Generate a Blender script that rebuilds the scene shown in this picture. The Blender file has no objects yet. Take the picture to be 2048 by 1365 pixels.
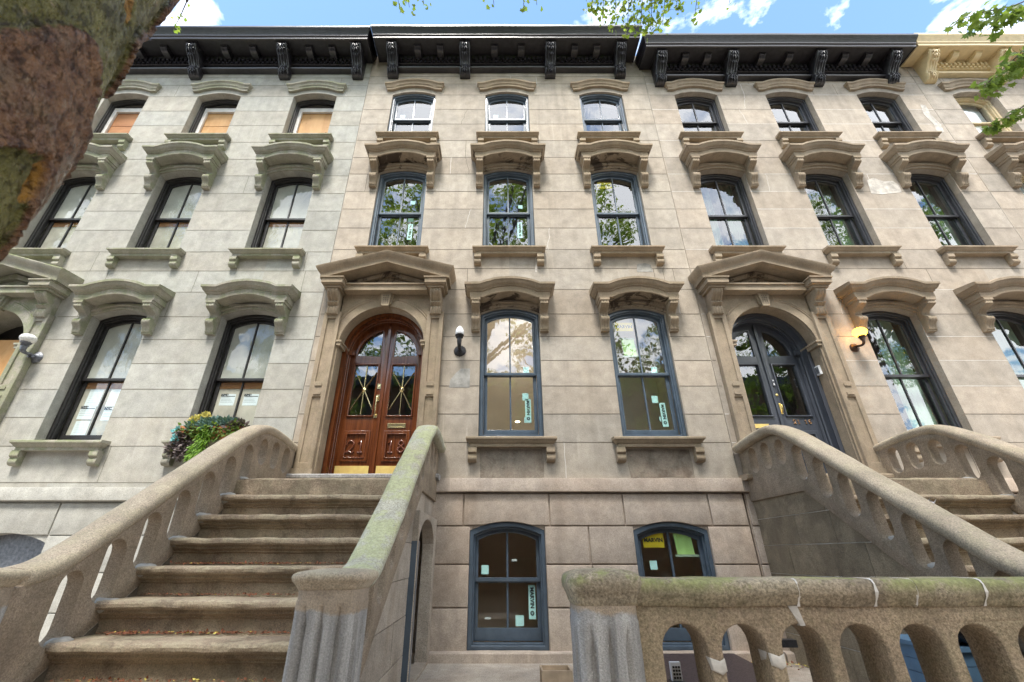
import bpy, bmesh, math, random
from mathutils import Vector, noise
R = math.radians
random.seed(7)
S = bpy.context.scene
C = S.collection
ZO = 1.45          # heights are measured from the eye; the ground lies 1.45 m below it
CD = 5.97          # the eye is 5.97 m in front of the house fronts (y = 0)

# ---------------------------------------------------------------- camera, sky, sun, exposure
cd = bpy.data.cameras.new('camera')
cam = bpy.data.objects.new('camera', cd); C.objects.link(cam)
cam.location = (0, -CD, ZO); cam.rotation_euler = (R(90 + 26.3), 0, 0)
cd.sensor_width = 36; cd.lens = 15.1875; cd.shift_x = 0.0127
cd.clip_start = 0.05; cd.clip_end = 2000
cd.dof.use_dof = True; cd.dof.focus_distance = 6.0; cd.dof.aperture_fstop = 4.5
S.camera = cam

SUN_EL, SUN_ROT = R(64), R(192)
w = bpy.data.worlds.new('World'); S.world = w; w.use_nodes = True
nt = w.node_tree; nt.nodes.clear()
def wn(t, **k):
    n = nt.nodes.new(t)
    for a, b in k.items(): setattr(n, a, b)
    return n
out = wn('ShaderNodeOutputWorld'); bg = wn('ShaderNodeBackground')
sky = wn('ShaderNodeTexSky', sky_type='NISHITA', sun_disc=False, sun_elevation=SUN_EL, sun_rotation=SUN_ROT, air_density=1.0, dust_density=0.4, ozone_density=1.6)
tc = wn('ShaderNodeTexCoord'); sx = wn('ShaderNodeSeparateXYZ')
nt.links.new(tc.outputs['Generated'], sx.inputs[0])
def wm(op, a, b=None, clamp=False):
    n = wn('ShaderNodeMath', operation=op, use_clamp=clamp)
    for i, v in enumerate((a, b)):
        if v is None: continue
        if isinstance(v, (int, float)): n.inputs[i].default_value = v
        else: nt.links.new(v, n.inputs[i])
    return n.outputs[0]
zz = wm('MAXIMUM', sx.outputs['Z'], 0.12)
px_ = wm('DIVIDE', sx.outputs['X'], zz); py_ = wm('DIVIDE', sx.outputs['Y'], zz)
cb = wn('ShaderNodeCombineXYZ'); nt.links.new(px_, cb.inputs[0]); nt.links.new(py_, cb.inputs[1]); cb.inputs[2].default_value = 8.8
ns = wn('ShaderNodeTexNoise'); ns.inputs['Scale'].default_value = 3.1; ns.inputs['Detail'].default_value = 9; ns.inputs['Roughness'].default_value = 0.56; ns.inputs['Distortion'].default_value = 0.25
nt.links.new(cb.outputs[0], ns.inputs['Vector'])
cov = wm('MULTIPLY', wm('SUBTRACT', 0.1, sx.outputs['Y']), 0.22)            # the sky over the street behind is more clouded
covc = wm('MINIMUM', wm('MAXIMUM', cov, -0.035), 0.12)
eastc = wm('MULTIPLY', wm('MINIMUM', wm('MAXIMUM', sx.outputs['X'], -0.3), 0.4), 0.13)
d = wm('ADD', wm('ADD', ns.outputs['Fac'], covc), eastc)
cl = wm('MULTIPLY', wm('SUBTRACT', d, 0.522), 9.0, True)
mx = wn('ShaderNodeMix', data_type='RGBA'); nt.links.new(cl, mx.inputs[0])
tint = wn('ShaderNodeMix', data_type='RGBA', blend_type='MULTIPLY'); tint.inputs[0].default_value = 1.0
nt.links.new(sky.outputs[0], tint.inputs[6]); tint.inputs[7].default_value = (.81, .89, .90, 1)
nt.links.new(tint.outputs[2], mx.inputs[6]); mx.inputs[7].default_value = (7.6, 7.6, 7.7, 1)
nt.links.new(mx.outputs[2], bg.inputs[0]); bg.inputs[1].default_value = 0.15
nt.links.new(bg.outputs[0], out.inputs[0])

sd = bpy.data.lights.new('sun', 'SUN'); sd.energy = 2.6; sd.angle = R(14); sd.color = (1.0, 0.95, 0.88)
sun = bpy.data.objects.new('sun', sd); C.objects.link(sun)
sv = Vector((math.sin(SUN_ROT) * math.cos(SUN_EL), math.cos(SUN_ROT) * math.cos(SUN_EL), math.sin(SUN_EL)))
sun.rotation_euler = sv.to_track_quat('Z', 'Y').to_euler(); sun.location = (0, -3, 18)
S.view_settings.view_transform = 'Standard'; S.view_settings.look = 'None'
S.view_settings.gamma = 1; S.view_settings.exposure = 1.72
S.cycles.max_bounces = 8; S.cycles.transparent_max_bounces = 12

# ---------------------------------------------------------------- materials
MAT = {}
class NT:
    def __init__(s, name):
        s.m = bpy.data.materials.new(name); s.m.use_nodes = True; s.t = s.m.node_tree; s.t.nodes.clear()
        s.o = s.t.nodes.new('ShaderNodeOutputMaterial')
        MAT[name] = s.m
    def n(s, t, ins=None, **k):
        x = s.t.nodes.new(t)
        for a, b in k.items(): setattr(x, a, b)
        for a, b in (ins or {}).items():
            if hasattr(b, 'is_linked'): s.t.links.new(b, x.inputs[a])
            else: x.inputs[a].default_value = b
        return x
    def l(s, a, b): s.t.links.new(a, b)
    def co(s): return s.n('ShaderNodeTexCoord').outputs['Object']
    def noise(s, v, sc, det=4, ro=.55, dist=0):
        return s.n('ShaderNodeTexNoise', {'Vector': v, 'Scale': sc, 'Detail': det, 'Roughness': ro, 'Distortion': dist}).outputs['Fac']
    def mp(s, v, scale): return s.n('ShaderNodeMapping', {'Vector': v, 'Scale': scale}).outputs[0]
    def rmp(s, f, a, b, lo=0., hi=1.): return s.n('ShaderNodeMapRange', {'Value': f, 'From Min': a, 'From Max': b, 'To Min': lo, 'To Max': hi}).outputs[0]
    def mix(s, f, a, b, bt='MIX'):
        x = s.n('ShaderNodeMix', {0: f}, data_type='RGBA', blend_type=bt)
        for i, v in ((6, a), (7, b)):
            if hasattr(v, 'is_linked'): s.l(v, x.inputs[i])
            else: x.inputs[i].default_value = (*v, 1) if len(v) == 3 else v
        return x.outputs[2]
    def ma(s, op, a, b=0.): return s.n('ShaderNodeMath', {0: a, 1: b}, operation=op).outputs[0]
    def bump(s, h, st, dist=.01): return s.n('ShaderNodeBump', {'Height': h, 'Strength': st, 'Distance': dist}).outputs[0]
    def pr(s, col, rough=.8, metal=0., nor=None, **k):
        p = s.n('ShaderNodeBsdfPrincipled')
        for a, b in [('Base Color', col), ('Roughness', rough), ('Metallic', metal)] + list(k.items()):
            if hasattr(b, 'is_linked'): s.l(b, p.inputs[a])
            else: p.inputs[a].default_value = (*b, 1) if isinstance(b, tuple) and len(b) == 3 else b
        if nor is not None: s.l(nor, p.inputs['Normal'])
        return p
    def fin(s, p): s.l(p.outputs[0], s.o.inputs[0]); return s.m

def stone(name, c1, c2, grain=.16, moss=0., mosscol=(.10, .13, .035), streak=.18, bump=.35, gsc=110, tint=False, warm=(.42, .31, .22), warmf=.25, stain=0., rough=.88, chip=0.):
    s = NT(name); co = s.co()
    big = s.noise(co, 1.1, 6, .62); mid = s.noise(co, 5.5, 7, .62); fine = s.noise(co, gsc, 3, .7); f2 = s.noise(co, gsc * .33, 4, .6)
    col = s.mix(s.rmp(big, .35, .65), c1, c2)
    if warmf: col = s.mix(s.ma('MULTIPLY', s.rmp(s.noise(s.mp(co, (1.3, 1.3, 1.3)), .9, 5, .6, .4), .48, .68), warmf), col, warm)
    if tint is True:
        at = s.n('ShaderNodeAttribute', attribute_name='tint').outputs['Color']
        col = s.mix(1.0, col, at, 'MULTIPLY')
    elif tint:
        g = s.rmp(s.n('ShaderNodeNewGeometry').outputs['Random Per Island'], 0, 1, .82, 1.1)
        col = s.mix(1.0, col, s.n('ShaderNodeCombineXYZ', {0: g, 1: g, 2: g}).outputs[0], 'MULTIPLY')
    v = s.rmp(mid, .3, .72, 1 - .26, 1 + .10)
    col = s.mix(1.0, col, s.n('ShaderNodeCombineXYZ', {0: v, 1: v, 2: v}).outputs[0], 'MULTIPLY')
    g = s.rmp(fine, .32, .68, 1 - grain * 1.6, 1 + grain)
    col = s.mix(1.0, col, s.n('ShaderNodeCombineXYZ', {0: g, 1: g, 2: g}).outputs[0], 'MULTIPLY')
    g = s.rmp(f2, .55, .75, 1, 1 - grain)
    col = s.mix(1.0, col, s.n('ShaderNodeCombineXYZ', {0: g, 1: g, 2: g}).outputs[0], 'MULTIPLY')
    if streak:
        st = s.noise(s.mp(co, (5.5, 5.5, .35)), 1.0, 5, .6)
        k = s.rmp(st, .52, .74, 0, streak * 1.3)
        col = s.mix(k, col, tuple(c * .45 for c in c1))
        st2 = s.noise(s.mp(co, (9, 9, .6)), 1.0, 4, .6)
        col = s.mix(s.rmp(st2, .62, .74, 0, streak * .9), col, tuple(min(1, c * 1.4) for c in c1))
    if stain:
        k = s.rmp(s.noise(co, 2.6, 7, .66, .8), .50, .56, 0, stain)
        col = s.mix(k, col, (.045, .032, .024))
    if moss:
        nz = s.n('ShaderNodeSeparateXYZ', {0: s.n('ShaderNodeNewGeometry').outputs['Normal']}).outputs[2]
        k = s.ma('MULTIPLY', s.rmp(s.noise(co, 4.2, 11, .74), .455, .535), s.rmp(nz, -.35, .5, .15, 1))
        col = s.mix(s.ma('MULTIPLY', k, moss), col, s.mix(s.rmp(s.noise(co, 38, 6, .7), .4, .6), mosscol, tuple(min(1, c * 1.7) for c in mosscol)))
    h = s.ma('ADD', s.ma('MULTIPLY', fine, .35), s.ma('ADD', s.ma('MULTIPLY', mid, 1.2), s.ma('MULTIPLY', f2, .5)))
    return s.fin(s.pr(col, rough, nor=s.bump(h, bump, .012), **{'Specular IOR Level': .25}))

stone('stone_pale', (.41, .40, .36), (.37, .36, .32), tint=True, warm=(.40, .36, .30), warmf=.3, moss=.10, mosscol=(.27, .29, .20), streak=.2)
stone('stone_brown', (.45, .40, .335), (.385, .335, .275), tint=True, warm=(.49, .42, .33), warmf=.5, streak=.32)
stone('stone_tan', (.43, .38, .32), (.375, .325, .27), tint=True, warm=(.47, .40, .32), warmf=.5, streak=.26)
stone('trim_pale', (.37, .355, .30), (.31, .295, .24), moss=.75, mosscol=(.085, .115, .025), warm=(.40, .34, .25), warmf=.3)
stone('trim_brown', (.37, .295, .21), (.30, .235, .165), moss=.25, mosscol=(.14, .135, .07), warm=(.38, .28, .19))
stone('trim_tan', (.36, .295, .22), (.30, .24, .175), moss=.2, mosscol=(.15, .14, .08), warm=(.40, .29, .20))
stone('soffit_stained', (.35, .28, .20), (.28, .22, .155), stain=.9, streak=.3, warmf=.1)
stone('base_brown', (.54, .46, .39), (.46, .385, .315), tint='island', warm=(.45, .34, .26), warmf=.45, streak=.3)
stone('step_stone', (.38, .30, .215), (.27, .21, .15), grain=.28, gsc=120, moss=.3, mosscol=(.36, .33, .22), stain=.35, streak=.2, bump=.8, warmf=.2, warm=(.20, .14, .09))
stone('rail_stone', (.34, .27, .20), (.26, .205, .15), grain=.26, gsc=120, stain=.12, streak=.28, bump=.7, moss=.12, mosscol=(.14, .14, .07))
stone('rail_cap', (.44, .37, .28), (.37, .31, .235), grain=.28, gsc=110, streak=.0, bump=.5, moss=.12, mosscol=(.30, .30, .16))
stone('rail_cap_green', (.50, .48, .39), (.44, .43, .33), grain=.26, gsc=85, streak=.0, bump=.6, moss=.5, mosscol=(.30, .32, .14))
stone('yard_wall', (.33, .26, .18), (.27, .205, .14), grain=.32, gsc=105, streak=.3, bump=.9, moss=.15, warm=(.45, .34, .24))
stone('yard_cap', (.38, .325, .235), (.29, .245, .175), grain=.34, gsc=70, streak=.12, bump=.8, moss=.7, mosscol=(.16, .175, .06), stain=.3)
stone('stone_patch', (.30, .255, .205), (.22, .18, .145), warmf=.2, streak=.35, stain=.35, moss=.3, mosscol=(.36, .34, .28))
stone('cement_grey', (.42, .41, .395), (.32, .31, .30), grain=.25, gsc=60, streak=.55, bump=.6, warmf=.15, warm=(.30, .25, .19))
s = NT('newel_coat'); co = s.co()      # brown stone above, a later coat of grey cement below a ragged line
z = s.n('ShaderNodeSeparateXYZ', {0: co}).outputs[2]; n1 = s.noise(co, 6, 6, .65); gr = s.noise(co, 120, 3, .7); sk = s.noise(s.mp(co, (14, 14, 1.2)), 1, 6, .65)
a_ = s.mix(s.rmp(n1, .35, .65), (.36, .29, .215), (.27, .215, .16)); c_ = s.mix(s.rmp(sk, .35, .65), (.20, .195, .19), (.37, .36, .345)); c_ = s.mix(s.rmp(s.noise(co, 9, 9, .8), .62, .68, 0, .8), c_, (.62, .60, .57))
col = s.mix(s.rmp(s.ma('ADD', z, s.ma('MULTIPLY', n1, .10)), 1.24, 1.255), c_, a_)
g = s.rmp(gr, .32, .68, .72, 1.18); col = s.mix(1.0, col, s.n('ShaderNodeCombineXYZ', {0: g, 1: g, 2: g}).outputs[0], 'MULTIPLY')
s.fin(s.pr(col, .9, nor=s.bump(s.ma('ADD', gr, n1), .6, .012)))
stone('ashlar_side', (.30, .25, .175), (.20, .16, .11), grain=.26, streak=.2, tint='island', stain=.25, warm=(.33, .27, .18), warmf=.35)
stone('paving', (.48, .43, .37), (.40, .35, .30), grain=.3, streak=0, warmf=.4, warm=(.28, .19, .12))
stone('asphalt', (.055, .055, .057), (.045, .045, .046), grain=.3, streak=0, warmf=0)
stone('far_brick', (.26, .14, .10), (.20, .11, .08), grain=.1, streak=.1, warmf=0)

def simple(name, col, rough=.5, metal=0., nz=0., nsc=8, bump=0., **k):
    s = NT(name); co = s.co()
    c = col
    f = s.noise(co, nsc, 5, .6)
    if nz: c = s.mix(s.rmp(f, .35, .65), tuple(v * (1 - nz) for v in col), tuple(min(1, v * (1 + nz)) for v in col))
    nor = s.bump(s.noise(co, nsc * 4, 4), bump, .01) if bump else None
    return s.fin(s.pr(c, rough, metal, nor, **k))
simple('cornice_black', (.012, .011, .015), .36, nz=.5, bump=.4, nsc=14, **{'Coat Weight': .22, 'Coat Roughness': .25})
simple('cornice_cream', (.66, .53, .31), .4, nz=.08, bump=.2)
simple('roof_tar', (.05, .05, .05), .9, nz=.3)
simple('frame_blue', (.068, .095, .128), .3, nz=.15, **{'Coat Weight': .5, 'Coat Roughness': .12})
simple('frame_black', (.018, .017, .017), .42, nz=.4, bump=.5, nsc=20)
simple('frame_charcoal', (.035, .036, .042), .33, nz=.15, **{'Coat Weight': .3, 'Coat Roughness': .15})
simple('frame_cream', (.55, .45, .28), .45, nz=.1)
simple('frame_white', (.62, .60, .57), .5, nz=.1)
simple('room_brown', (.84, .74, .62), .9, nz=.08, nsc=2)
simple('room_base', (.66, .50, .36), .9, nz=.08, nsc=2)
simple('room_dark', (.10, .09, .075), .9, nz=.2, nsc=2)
simple('room_white', (.72, .73, .75), .9, nz=.05)
simple('curtain_green', (.36, .50, .38), .85, nz=.15, nsc=3)
simple('curtain_dark', (.12, .19, .13), .85, nz=.2, nsc=3)
simple('film_sheet', (.50, .46, .42), .55, nz=.22, nsc=1.7, bump=.35)
simple('film_lower', (.48, .42, .36), .55, nz=.3, nsc=1.5, bump=.5)
simple('blind_white', (.8, .8, .82), .8)
simple('paper_white', (.78, .80, .84), .7)
simple('paper_yellow', (.98, .72, .03), .6)
simple('paper_green', (.62, .92, .32), .6, nz=.04)
simple('tape_pale', (.42, .52, .40), .5)
simple('tape_cyan', (.60, .90, .90), .5, nz=.03)
simple('tape_yellow', (.60, .53, .24), .6)
simple('ink', (.02, .02, .022), .6)
simple('ink_grey', (.30, .32, .36), .6)
simple('brass', (1.0, .72, .26), .50, 1.0, nz=.12, nsc=5, bump=.15)
simple('brass_pale', (.86, .74, .42), .22, 1.0, nz=.08)
simple('copper_digit', (.28, .16, .08), .4, .7)
simple('iron_black', (.025, .025, .028), .42, .3, nz=.3, nsc=30, bump=.3)
simple('iron_grey', (.13, .14, .16), .38, .4, nz=.35, nsc=25, bump=.4)
simple('bronze', (.09, .055, .04), .3, .7, nz=.3)
simple('opal_glass', (.86, .87, .88), .12, 0, nz=.02, **{'Coat Weight': .6})
simple('opal_dirty', (.62, .62, .60), .5, 0, nz=.25, nsc=30, bump=.3)
simple('terracotta', (.42, .16, .06), .8, nz=.15)
simple('bin_blue', (.10, .19, .29), .5, nz=.1)
simple('bag_black', (.012, .012, .014), .22, bump=.8, nsc=9)
simple('steel_hatch', (.075, .055, .055), .55, .4, nz=.3, nsc=40, bump=.6)
simple('white_plastic', (.7, .72, .75), .4)
simple('grey_plastic', (.25, .26, .28), .4)
simple('mortar_dark', (.11, .09, .065), .9)
simple('mortar_mid', (.15, .14, .11), .9, nz=.3)
simple('mortar_white', (.60, .575, .54), .9, nz=.15)
simple('crack_dark', (.10, .08, .06), .9)
simple('cement_patch', (.30, .29, .265), .9, nz=.25, bump=.4)
simple('cement_patch_light', (.44, .41, .37), .9, nz=.3, bump=.5)
simple('litter_red', (.22, .075, .035), .8, nz=.3, nsc=60)
simple('litter_yellow', (.55, .47, .10), .7)
simple('box_wood', (.42, .32, .22), .8, nz=.2)
simple('cloth_pale', (.62, .63, .68), .8, nz=.15)
simple('digit_brown', (.10, .035, .015), .3, **{'Coat Weight': .6})

def wood(name, a, b, rough=.25, coat=.6, sc=(26, 26, 1.6), knots=False):
    s = NT(name); co = s.co()
    f = s.noise(s.mp(co, sc), 1.0, 7, .62, .6)
    col = s.mix(s.rmp(f, .35, .66), a, b)
    f2 = s.noise(co, 2.2, 4)
    col = s.mix(s.rmp(f2, .4, .7, 0, .35), col, tuple(v * .55 for v in a))
    if knots:
        vo = s.n('ShaderNodeTexVoronoi', {'Vector': s.mp(co, (5, 5, 6.5)), 'Scale': 1.0}).outputs['Distance']
        col = s.mix(s.rmp(vo, .05, .09, .9, 0), col, (.09, .05, .02))
    return s.fin(s.pr(col, rough, nor=s.bump(f, .15, .01), **{'Coat Weight': coat, 'Coat Roughness': .1}))
wood('wood_mahogany', (.080, .020, .006), (.18, .053, .014))
wood('wood_mahogany_dark', (.07, .018, .008), (.13, .035, .014))
wood('plywood', (.46, .24, .08), (.58, .34, .14), .7, 0, (5, 5, 1.6), True)
wood('plywood_dark', (.36, .15, .055), (.48, .22, .085), .7, 0, (1.6, 5, 9), True)
wood('door_slate', (.052, .060, .078), (.062, .070, .090), .3, .5)
wood('digit_wood', (.11, .03, .012), (.16, .045, .018), .22, .8)

def glass(name, base=.10, ior=1.75, wob=.0, sc=1., tintc=(.93, .96, .95), gl=(.93, .96, 1.0)):
    s = NT(name); co = s.co()
    fr = s.n('ShaderNodeFresnel', {'IOR': ior})
    nrm = None
    if wob:
        nrm = s.bump(s.noise(s.mp(co, (2.2, 2.2, 1.1)), 1.0, 3, .5, .5), wob, .05)
        s.l(nrm, fr.inputs['Normal'])
    f = s.ma('MINIMUM', s.ma('ADD', s.ma('MULTIPLY', fr.outputs[0], sc), base), 1.)
    f = s.ma('MULTIPLY', f, s.ma('SUBTRACT', 1., s.n('ShaderNodeNewGeometry').outputs['Backfacing']))      # the inner side of a pane adds no second mirror
    tr = s.n('ShaderNodeBsdfTransparent', {'Color': (*tintc, 1)})
    g = s.n('ShaderNodeBsdfGlossy', {'Color': (*gl, 1), 'Roughness': .0})
    if nrm is not None: s.l(nrm, g.inputs['Normal'])
    mxx = s.n('ShaderNodeMixShader', {0: f}); s.l(tr.outputs[0], mxx.inputs[1]); s.l(g.outputs[0], mxx.inputs[2])
    return s.fin(mxx)
glass('pane_new', .09, 1.6, .06, 1.4)
glass('pane_tan', .09, 1.6, .06, 1.3)
glass('pane_old', .03, 1.5, .18, .9)
glass('pane_door', .10, 1.6, .05, 1.2)
glass('pane_base', .01, 1.5, .02)

def leafmat(name, a, b, tr=.4):
    s = NT(name)
    rnd = s.n('ShaderNodeNewGeometry').outputs['Random Per Island']
    col = s.mix(rnd, a, b)
    dif = s.pr(col, .5, **{'Specular IOR Level': .35})
    t = s.n('ShaderNodeBsdfTranslucent'); s.l(s.mix(.5, col, (.30, .42, .05)), t.inputs[0])
    mxx = s.n('ShaderNodeMixShader', {0: tr}); s.l(dif.outputs[0], mxx.inputs[1]); s.l(t.outputs[0], mxx.inputs[2])
    return s.fin(mxx)
leafmat('leaf_green', (.05, .10, .02), (.17, .26, .05), .45)
leafmat('leaf_bright', (.20, .33, .04), (.46, .54, .09), .55)
leafmat('leaf_mid', (.10, .17, .035), (.26, .36, .07), .5)
leafmat('leaf_trail', (.08, .20, .015), (.22, .38, .03), .35)
leafmat('leaf_blue', (.05, .11, .10), (.14, .24, .22), .15)
leafmat('leaf_cyan', (.10, .35, .38), (.22, .52, .52), .1)
leafmat('leaf_yellow', (.45, .38, .06), (.62, .55, .20), .2)
leafmat('leaf_dusk', (.06, .045, .045), (.16, .12, .12), .1)

s = NT('bark_wet'); co = s.co()      # plate, patch: how the bark has peeled, stored on the trunk with its relief
at = s.n('ShaderNodeSeparateColor', {0: s.n('ShaderNodeAttribute', attribute_name='peel').outputs['Color']})
gre = s.mix(s.rmp(s.noise(co, 9, 7, .7), .35, .65), (.060, .058, .010), (.20, .18, .035))
gre = s.mix(s.rmp(s.noise(co, 3.5, 4, .6), .52, .7, 0, .7), gre, (.17, .155, .05))
red = s.mix(s.rmp(s.noise(co, 26, 7, .7), .35, .65), (.085, .030, .012), (.25, .125, .055))
red = s.mix(s.rmp(s.noise(co, 8, 5, .7), .54, .68, 0, .6), red, (.17, .12, .07))
col = s.mix(s.rmp(at.outputs[0], .35, .65), gre, red)
col = s.mix(s.rmp(at.outputs[1], .5, .75), col, (.34, .17, .025))
col = s.mix(s.rmp(at.outputs[2], .4, .9), col, (.030, .018, .012))
fk = s.noise(co, 46, 8, .8); col = s.mix(s.rmp(fk, .585, .63, 0, .4), col, (.030, .017, .010)); col = s.mix(s.rmp(s.noise(co, 31, 8, .75, .6), .60, .64, 0, .6), col, (.30, .22, .13))
fn = s.noise(co, 60, 6, .72); mn = s.noise(s.mp(co, (16, 16, 8)), 1, 6, .65)
h = s.ma('ADD', s.ma('MULTIPLY', fn, .5), s.ma('MULTIPLY', mn, 1.0))
rg = s.rmp(s.noise(co, 22, 5, .7), .42, .58, .06, .38)
s.fin(s.pr(col, rg, nor=s.bump(s.ma('SUBTRACT', h, s.rmp(fk, .54, .62, 0, .8)), 1.0, .03), **{'Specular IOR Level': .6}))
simple('bark_branch', (.10, .08, .06), .8, nz=.3, nsc=12, bump=.6)

s = NT('lamp_lit'); e = s.n('ShaderNodeEmission', {'Color': (1.0, .74, .16, 1), 'Strength': .24}); tb = s.n('ShaderNodeBsdfTranslucent', {'Color': (.9, .62, .10, 1)})
ad = s.n('ShaderNodeAddShader'); s.l(e.outputs[0], ad.inputs[0]); s.l(tb.outputs[0], ad.inputs[1]); s.fin(ad)
s = NT('bulb_lit'); e = s.n('ShaderNodeEmission', {'Color': (1.0, .85, .5, 1), 'Strength': 3.0}); s.fin(e)
# ---------------------------------------------------------------- mesh helpers
def root_of(o):
    while o.parent: o = o.parent
    return o
def thing(name, label, cat, loc=(0, 0, 0), group=None):
    o = bpy.data.objects.new(name, None); C.objects.link(o); o.location = loc; o.empty_display_size = .1
    o['label'] = label; o['category'] = cat
    if group: o['group'] = group
    return o
def tag(o, label=None, cat=None, group=None, kind=None):
    if label: o['label'] = label
    if cat: o['category'] = cat
    if group: o['group'] = group
    if kind: o['kind'] = kind
    return o
class MB:
    "collects faces in (x, p, h): p = projection in front of the house fronts, h = height above the eye"
    def __init__(s): s.v = []; s.f = []; s.mi = []
    def add(s, vs, fs, m=0):
        b = len(s.v); s.v += [tuple(v) for v in vs]; s.f += [tuple(i + b for i in f) for f in fs]; s.mi += [m] * len(fs); return s
    def box(s, x0, x1, p0, p1, h0, h1, m=0):
        vs = [(x, p, h) for h in (h0, h1) for p in (p0, p1) for x in (x0, x1)]
        return s.add(vs, [(0, 1, 3, 2), (4, 6, 7, 5), (0, 4, 5, 1), (2, 3, 7, 6), (0, 2, 6, 4), (1, 5, 7, 3)], m)
    def prism_x(s, poly, x0, x1, m=0):        # poly in (p, h)
        n = len(poly); vs = [(x0, p, h) for p, h in poly] + [(x1, p, h) for p, h in poly]
        return s.add(vs, [tuple(range(n)), tuple(range(2 * n - 1, n - 1, -1))] + [(i, i + n, (i + 1) % n + n, (i + 1) % n) for i in range(n)], m)
    def prism_p(s, poly, p0, p1, m=0):        # poly in (x, h)
        n = len(poly); vs = [(x, p0, h) for x, h in poly] + [(x, p1, h) for x, h in poly]
        return s.add(vs, [tuple(range(n)), tuple(range(2 * n - 1, n - 1, -1))] + [(i, i + n, (i + 1) % n + n, (i + 1) % n) for i in range(n)], m)
    def tube(s, pts, rad, seg=8, m=0, cap=True):
        pts = [Vector(p) for p in pts]; n = len(pts); rr = rad if isinstance(rad, (list, tuple)) else [rad] * n
        vs = []; up = Vector((.13, .31, .94))
        for i, p in enumerate(pts):
            t = (pts[min(i + 1, n - 1)] - pts[max(i - 1, 0)]).normalized()
            a = t.cross(up); a = a if a.length > .05 else t.cross(Vector((1, 0, 0))); a.normalize(); b = t.cross(a)
            for k in range(seg):
                q = 2 * math.pi * k / seg; vs.append(p + (a * math.cos(q) + b * math.sin(q)) * rr[i])
        fs = [(i * seg + k, i * seg + (k + 1) % seg, (i + 1) * seg + (k + 1) % seg, (i + 1) * seg + k) for i in range(n - 1) for k in range(seg)]
        if cap: fs += [tuple(range(seg - 1, -1, -1)), tuple((n - 1) * seg + k for k in range(seg))]
        return s.add(vs, fs, m)
    def lathe(s, c, prof, seg=20, axis='h', m=0, mod=None):   # prof (r, t) along the axis
        vs = []
        for r, t in prof:
            for k in range(seg):
                q = 2 * math.pi * k / seg; rr = r * (mod(q, t) if mod else 1)
                a, b = rr * math.cos(q), rr * math.sin(q)
                vs.append((c[0] + a, c[1] + b, c[2] + t) if axis == 'h' else (c[0] + a, c[1] + t, c[2] + b))
        n = len(prof)
        fs = [(i * seg + k, i * seg + (k + 1) % seg, (i + 1) * seg + (k + 1) % seg, (i + 1) * seg + k) for i in range(n - 1) for k in range(seg)]
        fs += [tuple(range(seg - 1, -1, -1)), tuple((n - 1) * seg + k for k in range(seg))]
        return s.add(vs, fs, m)
    def mold(s, xc, hw, prof, hz, g=None, xs=None, m=0):
        "moulding on a front: prof = (p, dz, side) from the wall over the front and back; g(x) lifts it; ends return to the wall"
        xs = xs or [-1, 1]; g = g or (lambda x: 0.)
        rows = []
        for p, dz, sd in prof:
            W = hw + sd; r = []
            gl = g(-hw); gr = g(hw)
            r.append((xc - W, 0., hz + dz + gl))
            for x in xs: r.append((xc + x * W, p, hz + dz + g(x * hw)))
            r.append((xc + W, 0., hz + dz + gr)); rows.append(r)
        n = len(rows[0]); vs = [v for r in rows for v in r]; fs = []
        for j in range(len(rows) - 1):
            for i in range(n - 1): fs.append((j * n + i, j * n + i + 1, (j + 1) * n + i + 1, (j + 1) * n + i))
        return s.add(vs, fs, m)
    def console(s, xc, wd, sil, ribs=3, amp=.012, nx=13, m=0, bumpy=0.):
        "scroll bracket: sil = front outline (p, h) top to bottom, reeded across its width"
        n = len(sil); vs = []
        for i in range(nx + 1):
            u = i / nx; e = amp * (abs(math.sin(math.pi * ribs * u)) ** .6 - 1) if ribs else 0
            for j, (p, h) in enumerate(sil):
                q = max(0, p + e * (1 if 0 < j < n - 1 else 0))
                if bumpy and 0 < j < n - 1: q += bumpy * math.sin(j * 2.4 + 5 * abs(u - .5)) * math.cos((u - .5) * 6)
                vs.append((xc + (u - .5) * wd, q, h))
            vs.append((xc + (u - .5) * wd, 0, sil[-1][1])); vs.append((xc + (u - .5) * wd, 0, sil[0][1]))
        k = n + 2; fs = [tuple(range(k)), tuple(nx * k + j for j in range(k - 1, -1, -1))]
        for i in range(nx):
            for j in range(k): fs.append((i * k + j, (i + 1) * k + j, (i + 1) * k + (j + 1) % k, i * k + (j + 1) % k))
        return s.add(vs, fs, m)
    def plate(s, outline, holes, p0, p1, bev=0., m=0, res=2):
        "flat plate with holes (outline, holes in x, h) between p0 and p1"
        me = plate_mesh(outline, holes, p1 - p0, bev, res)
        c = (p0 + p1) / 2
        s.add([(v.co.x, c + v.co.z, v.co.y) for v in me.vertices], [tuple(q.vertices) for q in me.polygons], m)
        bpy.data.meshes.remove(me); return s
    def text(s, body, x, h, p, size, ext=.002, rot=0., off=0., m=0, align='CENTER', bev=0.):
        cu = bpy.data.curves.new('t', 'FONT'); cu.body = body; cu.size = size; cu.extrude = ext; cu.offset = off; cu.bevel_depth = bev
        cu.align_x = align; cu.align_y = 'CENTER'; cu.resolution_u = 3
        ob = bpy.data.objects.new('t', cu); me = bpy.data.meshes.new_from_object(ob)
        cr, sr = math.cos(rot), math.sin(rot)
        s.add([(x + v.co.x * cr - v.co.y * sr, p + v.co.z, h + v.co.x * sr + v.co.y * cr) for v in me.vertices], [tuple(q.vertices) for q in me.polygons], m)
        bpy.data.objects.remove(ob); bpy.data.curves.remove(cu); bpy.data.meshes.remove(me); return s
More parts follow.
